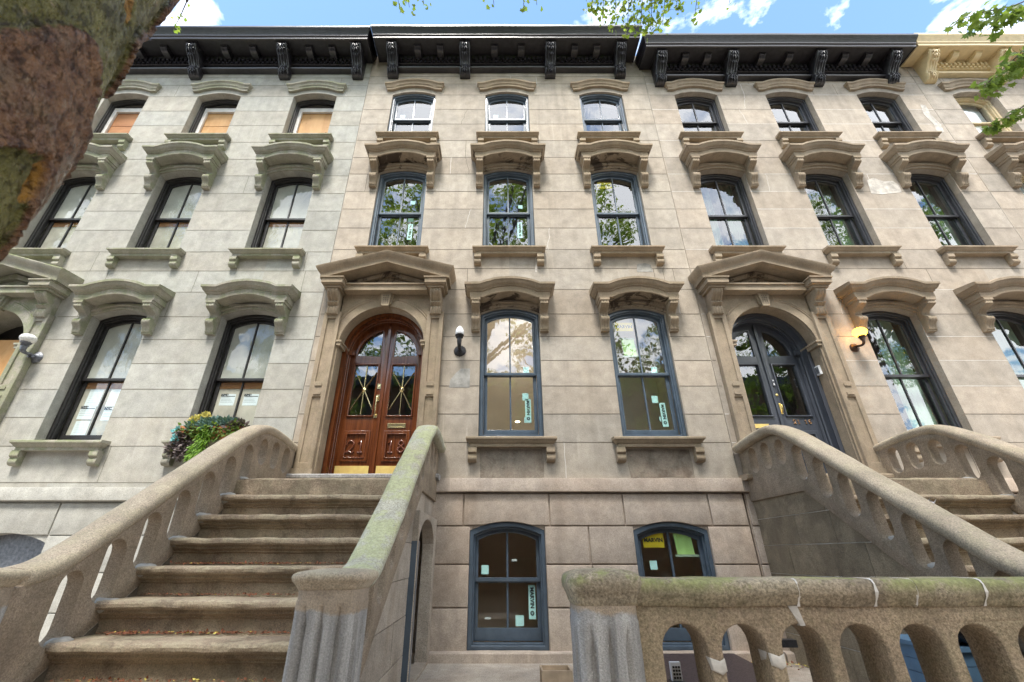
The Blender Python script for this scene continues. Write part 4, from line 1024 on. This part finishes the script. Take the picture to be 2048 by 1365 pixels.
# ---------------------------------------------------------------- notices and stickers behind the panes
def stickers(win, y, items):
    for nm, mat, x0, x1, h0, h1 in items:
        b = MB(); b.box(x0, x1, y - .034, y - .031, h0, h1); b.build(nm, mat, win)
def strip_sign(win_label, x, h, y, L=.36, wd=.085, ink='ink'):
    T = thing('window_label', win_label, 'label', (x, -y, h + ZO), 'pale cyan maker labels stuck inside the panes of the middle house')
    b = MB(); b.box(x - wd / 2, x + wd / 2, y - .034, y - .031, h - L / 2, h + L / 2); b.build('strip', 'tape_cyan', T)
    t = MB(); t.text('MARVIN', x, h + L * .12, y - .0305, wd * .72, .0008, -math.pi / 2, .0025); 
    c_ = (x, y - .0305, h - L * .33); t.lathe(c_, [(wd * .30, 0), (wd * .30, .001)], 20, 'p'); t.build('lettering', 'ink', T)
    t = MB(); 
    for i in range(4): a = R(30 + i * 40); t.tube([(x - wd * .22 * math.cos(a), y - .029, h - L * .33 - wd * .22 * math.sin(a)), (x + wd * .22 * math.cos(a), y - .029, h - L * .33 + wd * .22 * math.sin(a))], .0012, 4)
    t.build('emblem', 'tape_cyan', T)
def yellow_sign(label, x, h, y, w_=.28, hh=.16):
    T = thing('window_sign', label, 'sign', (x, -y, h + ZO))
    b = MB(); b.box(x - w_ / 2, x + w_ / 2, y - .034, y - .031, h - hh / 2, h + hh / 2); b.build('panel', 'paper_yellow', T)
    t = MB(); t.text('MARVIN', x, h, y - .0305, w_ * .245, .0008, 0, .003); t.build('lettering', 'ink', T)
def green_paper(label, x, h, y, w_=.20, hh=.34):
    T = thing('taped_paper', label, 'paper', (x, -y, h + ZO))
    b = MB(); n = 10
    vs = [(x - w_ / 2 + w_ * i / n + (.02 * j), y - .036 + .006 * math.sin(i * 1.3 + j * 2), h + hh * (.5 - j)) for j in (0, .5, 1) for i in range(n + 1)]
    b.add(vs, [(i + r_ * (n + 1), i + 1 + r_ * (n + 1), i + 1 + (r_ + 1) * (n + 1), i + (r_ + 1) * (n + 1)) for r_ in (0, 1) for i in range(n)]); b.build('sheet', 'paper_green', T, smooth=60)
    t = MB(); t.box(x - w_ * .65, x + w_ * .6, y - .029, y - .027, h + hh * .44, h + hh * .53); t.box(x - w_ * .55, x + w_ * .8, y - .029, y - .027, h - hh * .58, h - hh * .48); t.build('tape', 'tape_pale', T)
CW = BLUE['wins']
w21, yA = CW[(1, .2)]; w22, yB = CW[(1, 2.2)]
yu = yA + .040
stickers(w21, yu, [('sticker', 'tape_cyan', .37, .46, 2.47, 2.58)]); stickers(w21, yA, [('sticker', 'tape_cyan', .35, .44, 2.06, 2.17), ('sticker', 'tape_cyan', .37, .39, 1.72, 1.80)])
strip_sign('pale cyan label on the left first-floor window of the brown house', .43, 1.90, yA)
stickers(w22, yu, [('sticker', 'tape_cyan', 2.33, 2.42, 2.47, 2.58)]); stickers(w22, yA, [('sticker', 'tape_cyan', 2.28, 2.37, 2.02, 2.13), ('sticker', 'tape_cyan', 2.345, 2.365, 1.74, 1.81)])
strip_sign('pale cyan label on the right first-floor window of the brown house', 2.42, 1.84, yA)
yellow_sign('yellow sign with dark lettering in the right first-floor window of the brown house', 2.01, 3.28, yu)
green_paper('light green paper taped high in the right first-floor window of the brown house', 2.03, 2.92, yu, .20, .30)
w31, yC = CW[(2, 2.2)]; yellow_sign('yellow sign with dark lettering in the right second-floor window of the brown house', 2.03, 6.36, yC + .04)
w3a, _y = CW[(2, -1.8)]; stickers(w3a, yC + .04, [('sticker', 'tape_cyan', -1.66, -1.57, 5.88, 5.97)]); stickers(w3a, yC, [('sticker', 'tape_cyan', -1.68, -1.58, 5.50, 5.58)]); strip_sign('pale cyan label on the left second-floor window of the brown house', -1.62, 5.26, yC)
w3b, _y = CW[(2, .2)]; stickers(w3b, yC + .04, [('sticker', 'tape_cyan', .36, .44, 5.78, 5.86)]); strip_sign('pale cyan label on the middle second-floor window of the brown house', .38, 5.3, yC)
w3c, yD = CW[(3, -1.8)]; stickers(w3c, yD + .04, [('sticker', 'tape_cyan', -2.1, -2.0, 8.32, 8.40)])
w3d, yD = CW[(3, .2)]; stickers(w3d, yD + .04, [('sticker', 'tape_cyan', -.12, -.02, 8.32, 8.40)])
(b1, yb), (b2, yb2) = bw2
stickers(b1, yb + .04, [('sticker', 'tape_cyan', -.22, -.13, -.22, -.12), ('sticker', 'white_plastic', .16, .225, -.075, -.052)])
stickers(b1, yb, [('sticker', 'tape_cyan', .20, .30, -.77, -.66), ('sticker', 'white_plastic', -.17, -.10, -.70, -.68)])
strip_sign('pale cyan label on the basement window beside the stoop', .405, -.52, yb)
yellow_sign('yellow sign with dark lettering in the right basement window', 1.985, .165, yb + .04, .27, .17)
green_paper('light green paper taped inside the right basement window', 2.36, .13, yb + .04, .22, .27)
stickers(b2, yb + .04, [('sticker', 'tape_cyan', 1.90, 1.99, -.17, -.07)])
dl = MB(); dl.lathe((.30, -.9, 1.93 + .0), [(.035, -.004), (.04, .0), (.04, .008)], 20); dl.build('ceiling_downlight', 'bulb_lit', w21)
pd = bpy.data.lights.new('downlight', 'POINT'); pd.energy = 1.5; pd.color = (1., .90, .78); pd.shadow_soft_size = .05
po = bpy.data.objects.new('downlight', pd); C.objects.link(po); po.parent = w21; po.location = (.30 - .1725, .75, 3.2 + ZO)

P1, yP = PALE['wins'][(1, -6.0)]; P2, yP2 = PALE['wins'][(1, -3.9)]
def permit(label, x, h, nyc, w_=.21, hh=.27, y=None, tape=True):
    T = thing('taped_permit', label, 'permit', (x, -y, h + ZO))
    if tape:
        t = MB(); t.box(x - w_ / 2 - .02, x + w_ / 2 + .02, y - .0375, y - .0365, h - hh / 2 - .02, h + hh / 2 + .02); t.build('tape', 'tape_yellow', T)
    b = MB(); b.box(x - w_ / 2, x + w_ / 2, y - .036, y - .0345, h - hh / 2, h + hh / 2); b.build('sheet', 'paper_white', T)
    k = MB()
    if nyc:
        k.text('NYC', x - w_ * .27, h + hh * .40, y - .0335, .05, .0006, 0, .004); k.box(x - w_ * .47, x + w_ * .47, y - .034, y - .0335, h + hh * .27, h + hh * .33)
        for i in range(4): k.box(x - w_ * .45, x + w_ * (.1 + .1 * i % .4), y - .034, y - .0335, h + hh * (.17 - .13 * i), h + hh * (.185 - .13 * i))
    else:
        for i in range(7): k.box(x - w_ * .36, x + w_ * (.25 + .1 * (i % 2)), y - .034, y - .0335, h + hh * (.38 - .11 * i), h + hh * (.388 - .11 * i))
    k.build('print', 'ink' if nyc else 'ink_grey', T)
yq = yP + .006
permit('plain white permit at the top left of the paper group in the pale house window', -6.14, 2.13, 0, y=yq); permit('plain white permit at the top right of the paper group in the pale house window', -5.82, 2.13, 0, y=yq)
permit('white NYC permit below the top left sheet in the pale house window', -6.16, 1.90, 1, .22, .20, y=yq); permit('white NYC permit below the top right sheet in the pale house window', -5.80, 1.88, 1, .22, .20, y=yq)
permit('plain white permit lowest in the left pane of the pale house window', -6.15, 1.66, 0, .21, .22, y=yq)
permit('white NYC permit in the left pane above the planter', -4.11, 2.10, 1, .22, .18, y=yq); permit('white NYC permit in the right pane above the planter', -3.76, 2.10, 1, .22, .18, y=yq)

# ---------------------------------------------------------------- stoops, yard wall
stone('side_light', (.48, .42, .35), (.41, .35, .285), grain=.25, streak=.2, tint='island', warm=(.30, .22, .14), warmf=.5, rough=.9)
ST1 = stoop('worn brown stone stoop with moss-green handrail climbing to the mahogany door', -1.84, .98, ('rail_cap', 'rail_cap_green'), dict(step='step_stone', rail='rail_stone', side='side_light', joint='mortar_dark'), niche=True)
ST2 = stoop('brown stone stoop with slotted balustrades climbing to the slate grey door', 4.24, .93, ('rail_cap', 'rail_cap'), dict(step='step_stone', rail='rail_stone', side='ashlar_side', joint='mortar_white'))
# arched way under the landing of the first stoop
b = MB(); me = plate_mesh([(5.965, -1.09), (5.965, .40), (4.66, .40), (4.66, -1.09)], [[(5.80, -1.06), (5.80, .05)] + [(5.24 + .56 * math.cos(R(a)), .05 + .30 * math.sin(R(a))) for a in range(0, 181, 12)][1:-1] + [(4.68, .05), (4.68, -1.06)]], .14, .008)
b.add([(-.86 + v.co.z, D(v.co.x), v.co.y) for v in me.vertices], [tuple(q.vertices) for q in me.polygons]); bpy.data.meshes.remove(me)
b.build('under_stoop_arch', 'side_light', ST1)
b = MB(); b.box(-.90, -.80, D(4.70), D(4.655), -1.08, .12); b.box(-.83, -.79, D(4.76), D(4.69), -1.08, .12); b.build('gate_frame', 'frame_blue', ST1)
b = MB(); b.box(-2.7, -1.0, D(5.9), D(5.85), -1.08, .4); b.build('under_stoop_wall', 'side_light', ST1)

YW = thing('yard_wall', 'low brown stone wall with arched slots and mossy coping in the right foreground', 'wall', (2.5, -3.36, 0))
sl = []
for i in range(16):
    x = .892 + .2845 * i; a = .107; ht = -.305
    sl.append([(x + a * math.cos(q), ht - a + a * math.sin(q)) for q in [math.pi * j / 10 for j in range(11)]] + [(x - a * math.cos(q), -.92 + a - a * math.sin(q)) for q in [math.pi * j / 10 for j in range(11)]])
b = MB(); b.plate(rect(.66, 5.4, -1.44, -.20), sl, D(2.70), D(2.50), .012, res=2); yb_ = b.build('slotted_wall', 'yard_wall', YW, smooth=30, jit=.005, js=4)
rc = random.Random(4)
xs_ = [.62, 1.48, 1.86, 2.06, 2.40, 2.85, 3.5, 4.3, 5.45]; cs = [(2.72, -.228), (2.735, -.205), (2.745, -.175), (2.748, -.135), (2.735, -.116), (2.72, -.111), (2.60, -.108), (2.485, -.110), (2.465, -.117), (2.455, -.132), (2.453, -.165), (2.462, -.185), (2.478, -.205), (2.492, -.228)]
for a, b_ in zip(xs_[:-1], xs_[1:]):
    c = MB(); n = max(4, int((b_ - a) / .06)); vs = [(a + .002 + (b_ - a - .004) * i / n, D(d_), h) for i in range(n + 1) for d_, h in cs]; m_ = len(cs)
    c.add(vs, [(i * m_ + j, (i + 1) * m_ + j, (i + 1) * m_ + (j + 1) % m_, i * m_ + (j + 1) % m_) for i in range(n) for j in range(m_)] + [tuple(range(m_)), tuple(n * m_ + j for j in range(m_ - 1, -1, -1))])
    c.build('coping_stone', 'yard_cap', YW, smooth=60, jit=.006, js=4)
    if b_ < 5.4:
        c = MB(); vs = [(b_ + e * (.006 + .003 * math.sin(j * 2.)), D(2.6 + (d_ - 2.6) * 1.008), -.163 + (h + .163) * 1.03) for e in (-1, 1) for j, (d_, h) in enumerate(cs)]
        c.add(vs, [(j, (j + 1) % m_, (j + 1) % m_ + m_, j + m_) for j in range(m_)]); c.build('mortar_joint', 'mortar_white', YW, jit=.004, js=9)
newel(YW, .53, 2.61, cap='yard_cap', ft=-.29, ch=1.)
for i in (0, 1):      # cement bands smeared round two of the piers
    x = .892 + .2845 * i; c = MB(); h = -.47 + .02 * i
    c.plate([(x + .108, h - .02), (x + .15, h - .035), (x + .18, h - .02), (x + .178, h + .03), (x + .15, h + .02), (x + .105, h + .032)], [], D(2.60), D(2.493), .01); c.build('cement_band', 'cement_patch_light', YW, smooth=60, jit=.006, js=14)
c = MB(); c.prism_p([(1.43, -.23), (1.475, -.23), (1.49, -.31), (1.465, -.312)], D(2.52), D(2.4955)); c.build('cement_band', 'cement_patch_light', YW, jit=.004, js=14)

# ---------------------------------------------------------------- lamps
wall_lamp('dirty white globe lamp on dull grey fluted bracket, on the pale house wall', -6.99, 2.67, 'old')
wall_lamp('black iron wall lamp with unlit white egg-shaped bulb beside the mahogany door', -.595, 2.78, 'egg')
wall_lamp('lit yellow globe lamp on dark bronze bracket beside the slate door', 5.43, 2.83, 'lit')
T = thing('intercom_box', 'small pale metal intercom box on the jamb of the slate door', 'intercom', (4.86, .10, 2.62 + ZO))
b = MB(); b.box(4.845, 4.878, -.16, -.08, 2.44, 2.58); b.build('casing', 'white_plastic', T)
b = MB(); b.box(4.840, 4.845, -.15, -.09, 2.46, 2.56); b.build('grille', 'iron_grey', T)

# ---------------------------------------------------------------- window box
r = random.Random(2)
T = thing('window_box', 'terracotta window box with trailing mixed plants on the pale house sill', 'planter', (-3.93, -.1, 1.39 + ZO))
b = MB(); b.prism_x([(.02, 1.395), (.13, 1.395), (.155, 1.55), (.0, 1.55)], -4.34, -3.52); b.box(-4.36, -3.50, -.01, .165, 1.54, 1.575); b.build('box', 'terracotta', T, smooth=20)
def plant(label, nm, mat, centres, n, size, shape, dirw, spread):
    Tp = thing(nm, label, 'plant', (centres[0][0], -centres[0][1], centres[0][2] + ZO)); b = MB(); sm = MB()
    for c in centres:
        c = Vector(c)
        for i in range(n):
            o = rv(r); P = c + Vector((o.x * spread[0], o.y * spread[1], o.z * spread[2])) * r.random() ** .5
            add_leaf(b, P, o * .5 + Vector(dirw) + rv(r) * .35, Vector((0, 1, .4)) + rv(r) * .5, size * r.uniform(.6, 1.2), shape)
        sm.tube([c + Vector((0, 0, -.05)), c + Vector((0, 0, .03))], .004, 5)
    b.build('foliage', mat, Tp); sm.build('stem', 'bark_branch', Tp)
plant('yellow variegated plant at the top left of the window box', 'potted_plant', 'leaf_yellow', [(-4.15, .12, 1.70), (-4.10, .10, 1.73), (-4.22, .12, 1.65)], 60, .042, LEAFS, (0, .3, .5), (.07, .05, .05))
plant('blue-green succulent with broad leaves across the top of the window box', 'potted_plant', 'leaf_blue', [(-4.05, .13, 1.62), (-3.95, .12, 1.64), (-3.86, .13, 1.60), (-3.78, .12, 1.64), (-4.0, .17, 1.55), (-4.2, .17, 1.57), (-3.7, .12, 1.62)], 55, .06, LEAFS, (0, .5, .3), (.08, .06, .06))
plant('dark green leafy plant filling the front of the window box', 'potted_plant', 'leaf_green', [(-4.25 + .1 * i, .17, 1.53 + .03 * math.sin(i * 2.)) for i in range(8)] + [(-4.15 + .12 * i, .18, 1.46) for i in range(6)], 24, .055, LEAFS, (0, .5, -.3), (.12, .07, .09))
plant('bright green trailing plant hanging below the window box', 'trailing_plant', 'leaf_trail', [(-4.0 + .03 * math.sin(i * 2.), .19, 1.54 - .045 * i) for i in range(10)] + [(-3.92 - .008 * i, .19, 1.52 - .05 * i) for i in range(7)] + [(-4.06, .18, 1.3 - .04 * i) for i in range(5)], 42, .065, [(0, 0), (.09, .3), (.08, .7), (0, 1), (-.08, .7), (-.09, .3)], (-.15, .3, -.8), (.06, .035, .04))
plant('cyan-tinted rosettes spilling over the left end of the window box', 'trailing_plant', 'leaf_cyan', [(-4.36, .18, 1.50), (-4.33, .20, 1.38)], 22, .045, LEAFS, (-.2, .5, .2), (.045, .03, .04))
plant('dusky purple-brown trailing plant at the left end of the window box', 'trailing_plant', 'leaf_dusk', [(-4.33 + .05 * math.sin(i), .17, 1.48 - .045 * i) for i in range(7)] + [(-4.22, .17, 1.42 - .05 * i) for i in range(6)], 42, .05, LEAFS, (-.1, .4, -.3), (.07, .04, .04))
plant('dusky rosette plant with brown leaves at the right end of the window box', 'potted_plant', 'leaf_dusk', [(-3.60, .14, 1.60), (-3.52, .14, 1.58), (-3.66, .17, 1.56)], 50, .065, LEAFS, (.2, .5, .2), (.07, .05, .05))

# ---------------------------------------------------------------- things in the yard
T = thing('key_lockbox', 'grey push-button key lockbox behind the slotted wall', 'lockbox', (1.0, -D(2.98), -.6 + ZO))
b = MB(); b.box(.957, 1.012, D(2.985), D(2.96), -.625, -.54); b.build('keypad', 'white_plastic', T)
b = MB()
for i in range(4):
    for j in range(3): b.box(.965 + j * .015, .976 + j * .015, D(2.962), D(2.957), -.615 + i * .016, -.605 + i * .016)
b.build('button', 'ink', T)
b = MB(); b.box(.955, 1.03, D(3.02), D(2.94), -.66, -.625); b.tube([(.985, D(2.98), -.66), (.985, D(2.98), -1.08)], .02, 10); b.build('mount', 'iron_black', T)
T = thing('cellar_hatch', 'dark patterned steel cellar hatch on the areaway floor', 'hatch', (2.2, -.7, -1.08 + ZO))
b = MB(); b.prism_x([(.10, -1.08), (1.5, -1.08), (1.5, -1.05), (.10, -.99)], 1.55, 2.62); b.build('door_leaf', 'steel_hatch', T)
T = thing('wheeled_bin', 'blue slatted bin behind the slotted wall', 'bin', (3.0, -D(3.5), -1.085 + ZO))
b = MB(); 
for i in range(7): b.box(2.78 - .002 * (i % 2), 3.20, D(3.75), D(3.28) + .004 * (i % 2), -1.07 + i * .075, -1.07 + i * .075 + .071)
b.box(2.785, 3.195, D(3.74), D(3.29), -1.08, -.55); b.build('body', 'bin_blue', T); b = MB(); b.box(2.76, 3.215, D(3.77), D(3.26), -.545, -.52); b.build('lid', 'bin_blue', T)
T = thing('rubbish_bag', 'shiny black rubbish bag lying on the blue bin', 'bag', (3.05, -D(3.45), -.5 + ZO))
b = MB(); b.lathe((3.02, D(3.42), -.52), [(.06, 0), (.16, .02), (.20, .08), (.18, .15), (.10, .21), (.03, .25), (.045, .29)], 28, mod=lambda q, t: 1 + .10 * math.sin(q * 5 + t * 20) + .05 * math.sin(q * 11)); b.build('sack', 'bag_black', T, smooth=60, jit=.02, js=9)
T = thing('wooden_crate', 'open tan wooden crate against the base of the middle house', 'crate', (.47, -D(4.5), -1.085 + ZO))
b = MB()
for a in ((.36, .62, D(4.52), D(4.50)), (.36, .62, D(4.72), D(4.70)), (.36, .375, D(4.70), D(4.52)), (.605, .62, D(4.70), D(4.52))): b.box(*a, -1.08, -.88)
b.box(.375, .605, D(4.70), D(4.52), -1.07, -.93); b.build('box', 'box_wood', T)
T = thing('path_light', 'slim black path light on a thin post behind the slotted wall', 'light', (1.86, -D(3.3), -1.08 + ZO))
b = MB(); b.tube([(1.80, D(3.35), -1.08), (1.79, D(3.35), -.6), (1.80, D(3.35), -.52)], .011, 8); b.build('post', 'iron_black', T, smooth=60)
b = MB(); b.box(1.775, 1.90, D(3.38), D(3.32), -.53, -.49); b.build('lamp_head', 'iron_black', T)
T = thing('crumpled_cloth', 'crumpled pale cloth left on the edge of a step of the slate-door stoop', 'cloth', (4.0, -D(4.0), .18 + ZO))
b = MB(); n = 14
vs = [(3.80 + .30 * i / n + .01 * math.sin(j * 3.), D(4.42 - .14 * j / 6), .425 + .035 * abs(math.sin(i * 1.1 + j * .9)) + .012 * math.cos(i * 2.3)) for j in range(7) for i in range(n + 1)]
b.add(vs, [(j * (n + 1) + i, j * (n + 1) + i + 1, (j + 1) * (n + 1) + i + 1, (j + 1) * (n + 1) + i) for j in range(6) for i in range(n)]); b.build('sheet', 'cloth_pale', T, smooth=60)
# leaf litter swept against the risers
b = MB(); r = random.Random(9)
L0, r0, t0, dd = .737, .2035, .270, 4.785
for k in range(4, 9):
    h, d_ = L0 - r0 * k, dd - t0 * k
    for i in range({4: 700, 5: 260, 6: 620, 7: 200, 8: 60}[k]):
        x = -1.84 + r.choice((r.uniform(-.86, .86), r.triangular(-.86, .5, -.6))); pd_ = D(d_) - t0 - .075 + abs(r.gauss(.0, .04))
        c = Vector((x, pd_ + .002, h + .012 + r.random() * .006)); s_ = r.uniform(.006, .016)
        add_leaf(b, c, Vector((r.uniform(-1, 1), r.uniform(-1, 1), r.uniform(-.1, .3))), Vector((0, 0, 1)) + rv(r) * .5, s_ * 1.6, LEAFS, 1 if r.random() < .07 else 0)
for i in range(260):
    x = r.triangular(1.9, 3.6, 2.7); c = Vector((x, abs(r.gauss(.10, .09)) + .1, -1.07)); add_leaf(b, c, Vector((r.uniform(-1, 1), r.uniform(-1, 1), .2)), Vector((0, 0, 1)) + rv(r) * .5, .03, LEAFS, 1 if r.random() < .5 else 0)
b.build('leaf_litter', ['litter_red', 'litter_yellow'], kind='stuff')

# ---------------------------------------------------------------- trees
def trunk_mesh(b, base, top, r0, r1, seg=96, n=70, peeled=False):
    vs = []; peel = []; N = noise.noise
    for i in range(n + 1):
        t = i / n; c = Vector(base).lerp(Vector(top), t); rr = r0 + (r1 - r0) * t
        for k in range(seg):
            q = 2 * math.pi * k / seg; dv = Vector((math.cos(q), math.sin(q), 0)); P = c + dv * rr
            d_ = .03 * N(Vector((P.x * 3.4, P.y * 3.4, P.z * 2)))
            if peeled:
                W = P + Vector((N(P * 7), N(P * 7 + Vector((9, 2, 4))), N(P * 7 + Vector((3, 8, 1))))) * .045
                f = N(Vector((W.x * 4.2 + 7.5, W.y * 4.2, W.z * 3.2 + 2))) + .26 * N(Vector((W.x * 11, W.y * 11, W.z * 6))) + .05 * N(P * 27)
                g = N(Vector((W.x * 8 + 31, W.y * 8, W.z * 5)))
                pl_ = min(1, max(0, (f - .0) / .02)); pa = min(1, max(0, (g - .36) / .04))
                eg = max(0, 1 - abs(f + .010) / .035)
                d_ += .014 * pl_ + .010 * pl_ * max(0, 1 - abs(f - .07) / .10) - .008 * pa + .0035 * N(P * 34) + .003 * N(P * 70) - .006 * eg
                peel += [pl_, pa * (1 - pl_ * .5), eg, 1]
            vs.append(P + dv * d_)
    b.add(vs, [(i * seg + k, i * seg + (k + 1) % seg, (i + 1) * seg + (k + 1) % seg, (i + 1) * seg + k) for i in range(n) for k in range(seg)])
    return peel
def crown(b, wb, r, c, rad, n, size, shape, keep=None, limbs=14, base=None):
    c = Vector(c); cl = []
    for i in range(limbs * 5):
        o = rv(r); cl.append(c + Vector((o.x * rad[0], o.y * rad[1], o.z * rad[2])) * (r.random() ** .4))
    for i in range(n):
        q = r.choice(cl); P = q + rv(r) * r.random() ** .6 * .55
        if keep and not keep(P): continue
        add_leaf(b, P, rv(r) + Vector((0, 0, -.5)), Vector((0, 0, 1)) + rv(r) * .8, size * r.uniform(.6, 1.2), shape)
    for q in cl[:limbs]:
        if keep and not keep(q): continue
        m = base.lerp(q, .5) + rv(r) * .3
        if keep and not keep(m): continue
        wb.tube(catmull([base, m, q], 5), [.06 * (1 - .08 * i) + .008 for i in range(11)], 6)
clear = lambda P: (CD - P.y) < (P.z) / 2.25 - .15      # the boughs stay back from the house fronts
r = random.Random(31)
T = thing('plane_tree', 'plane tree with wet peeling brown and olive bark, close in the upper left foreground', 'tree', (-1.30, -D(.46), 0))
b = MB(); peel = trunk_mesh(b, (-1.33, D(.44), -1.47), (-1.28, D(.48), 4.4), .362, .383, 330, 420, True)
to = b.build('trunk', 'bark_wet', T, smooth=180); ca = to.data.color_attributes.new('peel', 'FLOAT_COLOR', 'POINT'); ca.data.foreach_set('color', peel)
b = MB(); wb = MB(); crown(b, wb, r, (-.2, D(-2.2), 12.4), (6.2, 3.0, 4.8), 23000, .14, LEAFS, clear, 34, Vector((-1.27, D(.46), 4.3)))
wb.tube([(-1.27, D(.48), 4.2), (-1.2, D(.4), 5.2), (-.9, D(-.1), 6.6)], [.29, .2, .12], 10)
# outermost twigs that reach over the cornice
tw = MB()
TW0 = []
def twg(p, n, sz=.075, sp=.13): TW0.append(p[0]); sprig(b, tw, r, p, n, sz, LEAF5, sp)
for dx, nn, dh in ((-1.45, 18, 0), (-1.30, 30, -.06), (-1.10, 22, .0), (-.12, 16, 0), (.30, 26, -.05), (.48, 10, 0)):
    twg([(dx * 1.0 - .1, D(2.85), 7.35), (dx, D(3.1), 7.1), (dx + .05, D(3.34), 6.9 + dh)], nn)
for dx, nn, dh, dp in ((1.30, 45, -.1, .0), (1.45, 60, -.2, .05), (1.62, 70, -.25, .08), (1.80, 75, -.3, .1), (1.98, 80, -.34, .1), (2.12, 75, -.34, .12), (2.3, 60, -.26, .1), (2.48, 35, -.1, .0), (2.75, 30, -.14, .03), (3.25, 8, .05, -.03)):
    twg([(dx - .15, D(2.75), 7.4), (dx - .02, D(3.05), 7.12), (dx, D(3.38 + dp), 6.93 + dh)], int(nn * 1.9), .066, .14)
twg([(-4.35, D(3.3), 6.9), (-4.45, D(3.4), 6.7), (-4.52, D(3.45), 6.56)], 16, .055, .06)
for q in TW0: wb.tube(catmull([(-.9, D(-.1), 6.6), (q[0] * .5 - .4, D(1.6), 7.6), q], 4), [.03 - .002 * i for i in range(9)], 6)
wb.v, wb.f, wb.mi = wb.add(tw.v, tw.f).v, wb.f, wb.mi
b.build('crown', 'leaf_bright', T); wb.build('limb', 'bark_branch', T, smooth=60)

T = thing('street_tree', 'plane tree on the pavement whose leafy branches hang into the upper right', 'tree', (11.6, -D(-.2), 0))
b = MB(); trunk_mesh(b, (11.6, D(-.2), -1.47), (11.4, D(-.1), 5.2), .26, .2, 24, 20); b.build('trunk', 'bark_branch', T, smooth=180)
b = MB(); wb = MB(); tw = MB(); crown(b, wb, r, (14.2, D(-1.4), 9.6), (4.6, 3.2, 4.2), 17000, .14, LEAFS, lambda P: clear(P) and (CD - P.y) < P.z / 2.3, 14, Vector((11.4, D(-.1), 5.1)))
def twr(p, n, sz=.105, sp=.15): sprig(b, tw, r, p, n, sz, LEAF5, sp, rad=.008, droop=.7)
twr([(6.49, 3.31, 5.91), (5.97, 3.21, 5.70), (5.57, 3.17, 5.62), (5.25, 3.12, 5.52)], 60, .10, .16)
twr([(5.97, 3.21, 5.70), (5.80, 3.15, 5.57), (5.65, 3.08, 5.44)], 26, .10, .12)
twr([(6.15, 3.19, 5.65), (5.97, 3.16, 5.60), (5.88, 3.14, 5.55)], 14, .10, .10)
twr([(6.61, 3.13, 5.54), (6.15, 3.00, 5.29), (5.89, 2.90, 5.08), (5.60, 2.79, 4.85)], 150, .10, .17)
twr([(6.61, 2.80, 4.87), (6.15, 2.71, 4.69), (5.86, 2.64, 4.53), (5.71, 2.59, 4.46)], 70, .085, .10)
wb.tube([(11.4, D(-.1), 5.0), (9.4, D(1.0), 5.6), (7.4, 3.6, 6.0), (6.49, 3.31, 5.91)], [.12, .08, .04, .012], 8)
wb.tube([(9.1, D(1.4), 5.7), (7.2, 3.2, 5.7), (6.61, 3.13, 5.54)], [.04, .025, .01], 6); wb.tube([(9.1, D(1.4), 5.7), (7.4, 2.9, 5.2), (6.61, 2.80, 4.87)], [.04, .02, .01], 6)
wb.tube([(11.4, D(-.1), 5.0), (11.8, D(-.6), 6.3), (12.6, D(-1.2), 8.0)], [.19, .14, .07], 8)
wb.add(tw.v, tw.f)
b.build('crown', 'leaf_mid', T); wb.build('limb', 'bark_branch', T, smooth=60)

T = thing('street_tree', 'plane tree on the near pavement beyond the left edge of the view', 'tree', (-11.5, -D(-.9), 0))  # added out of view; its crown screens the left panes from bright clouds
b = MB(); trunk_mesh(b, (-11.5, D(-.9), -1.47), (-11.4, D(-.9), 5.2), .26, .2, 24, 20); b.build('trunk', 'bark_branch', T, smooth=180)
b = MB(); wb = MB(); crown(b, wb, r, (-12.5, D(-1.6), 10.), (5.5, 3.0, 4.2), 11000, .14, LEAFS, clear, 16, Vector((-11.4, D(-.9), 5.1))); wb.tube([(-11.4, D(-.9), 5.1), (-12, D(-1.2), 8)], [.2, .08], 8)
b.build('crown', 'leaf_green', T); wb.build('limb', 'bark_branch', T, smooth=60)
# across the street: trees and a plain row of houses (seen in the window panes)
for i, (x, pp, h) in enumerate([(-9.5, 14.2, 9), (-3.2, 14.8, 10), (3.4, 14.4, 9.5), (8.6, 14.6, 8.5), (14.5, 14.3, 9)]):
    T = thing('street_tree', ['tree across the street, furthest left', 'tree across the street opposite the mahogany door', 'tree across the street opposite the slate door', 'smaller tree across the street to the right', 'tree across the street, furthest right'][i], 'tree', (x, -pp, 0), 'street trees on the far pavement')
    b = MB(); b.tube([(x, pp, -1.5), (x + .1, pp, 2), (x + .2, pp, 5)], [.28, .22, .16], 12); b.build('trunk', 'bark_branch', T, smooth=60)
    b = MB(); wb = MB(); crown(b, wb, r, (x, pp, h - .8), (3.3, 3.0, 3.4), 5500, .17, LEAFS, None, 14, Vector((x + .2, pp, 4.5)))
    b.build('crown', 'leaf_green', T); wb.build('limb', 'bark_branch', T)
for i in range(4):
    x0 = -20 + i * 10
    T = thing('row_house', 'plain brick row house on the far side of the street, number %s from the left' % ['one', 'two', 'three', 'four'][i], 'house', (x0 + 5, -19, 0), 'brick houses across the street')
    b = MB(); hs_ = [rect(x0 + 1 + k * 3, x0 + 2.2 + k * 3, z, z + 1.9) for k in range(3) for z in (.6, 3.8, 7)]
    b.plate(rect(x0, x0 + 10, -1.6, 10), hs_, 19, 19.3); b.box(x0, x0 + 10, 19.6, 27, -1.6, 9.9); b.build('wall', 'far_brick', T)
    b = MB()
    for h_ in hs_: b.box(h_[0][0] - .05, h_[1][0] + .05, 19.31, 19.55, h_[0][1] - .05, h_[2][1] + .05)
    b.build('window', 'room_dark', T)
    b = MB(); b.box(x0, x0 + 9.95, 18.5, 19, 9.4, 10); b.build('cornice', 'cornice_black', T)
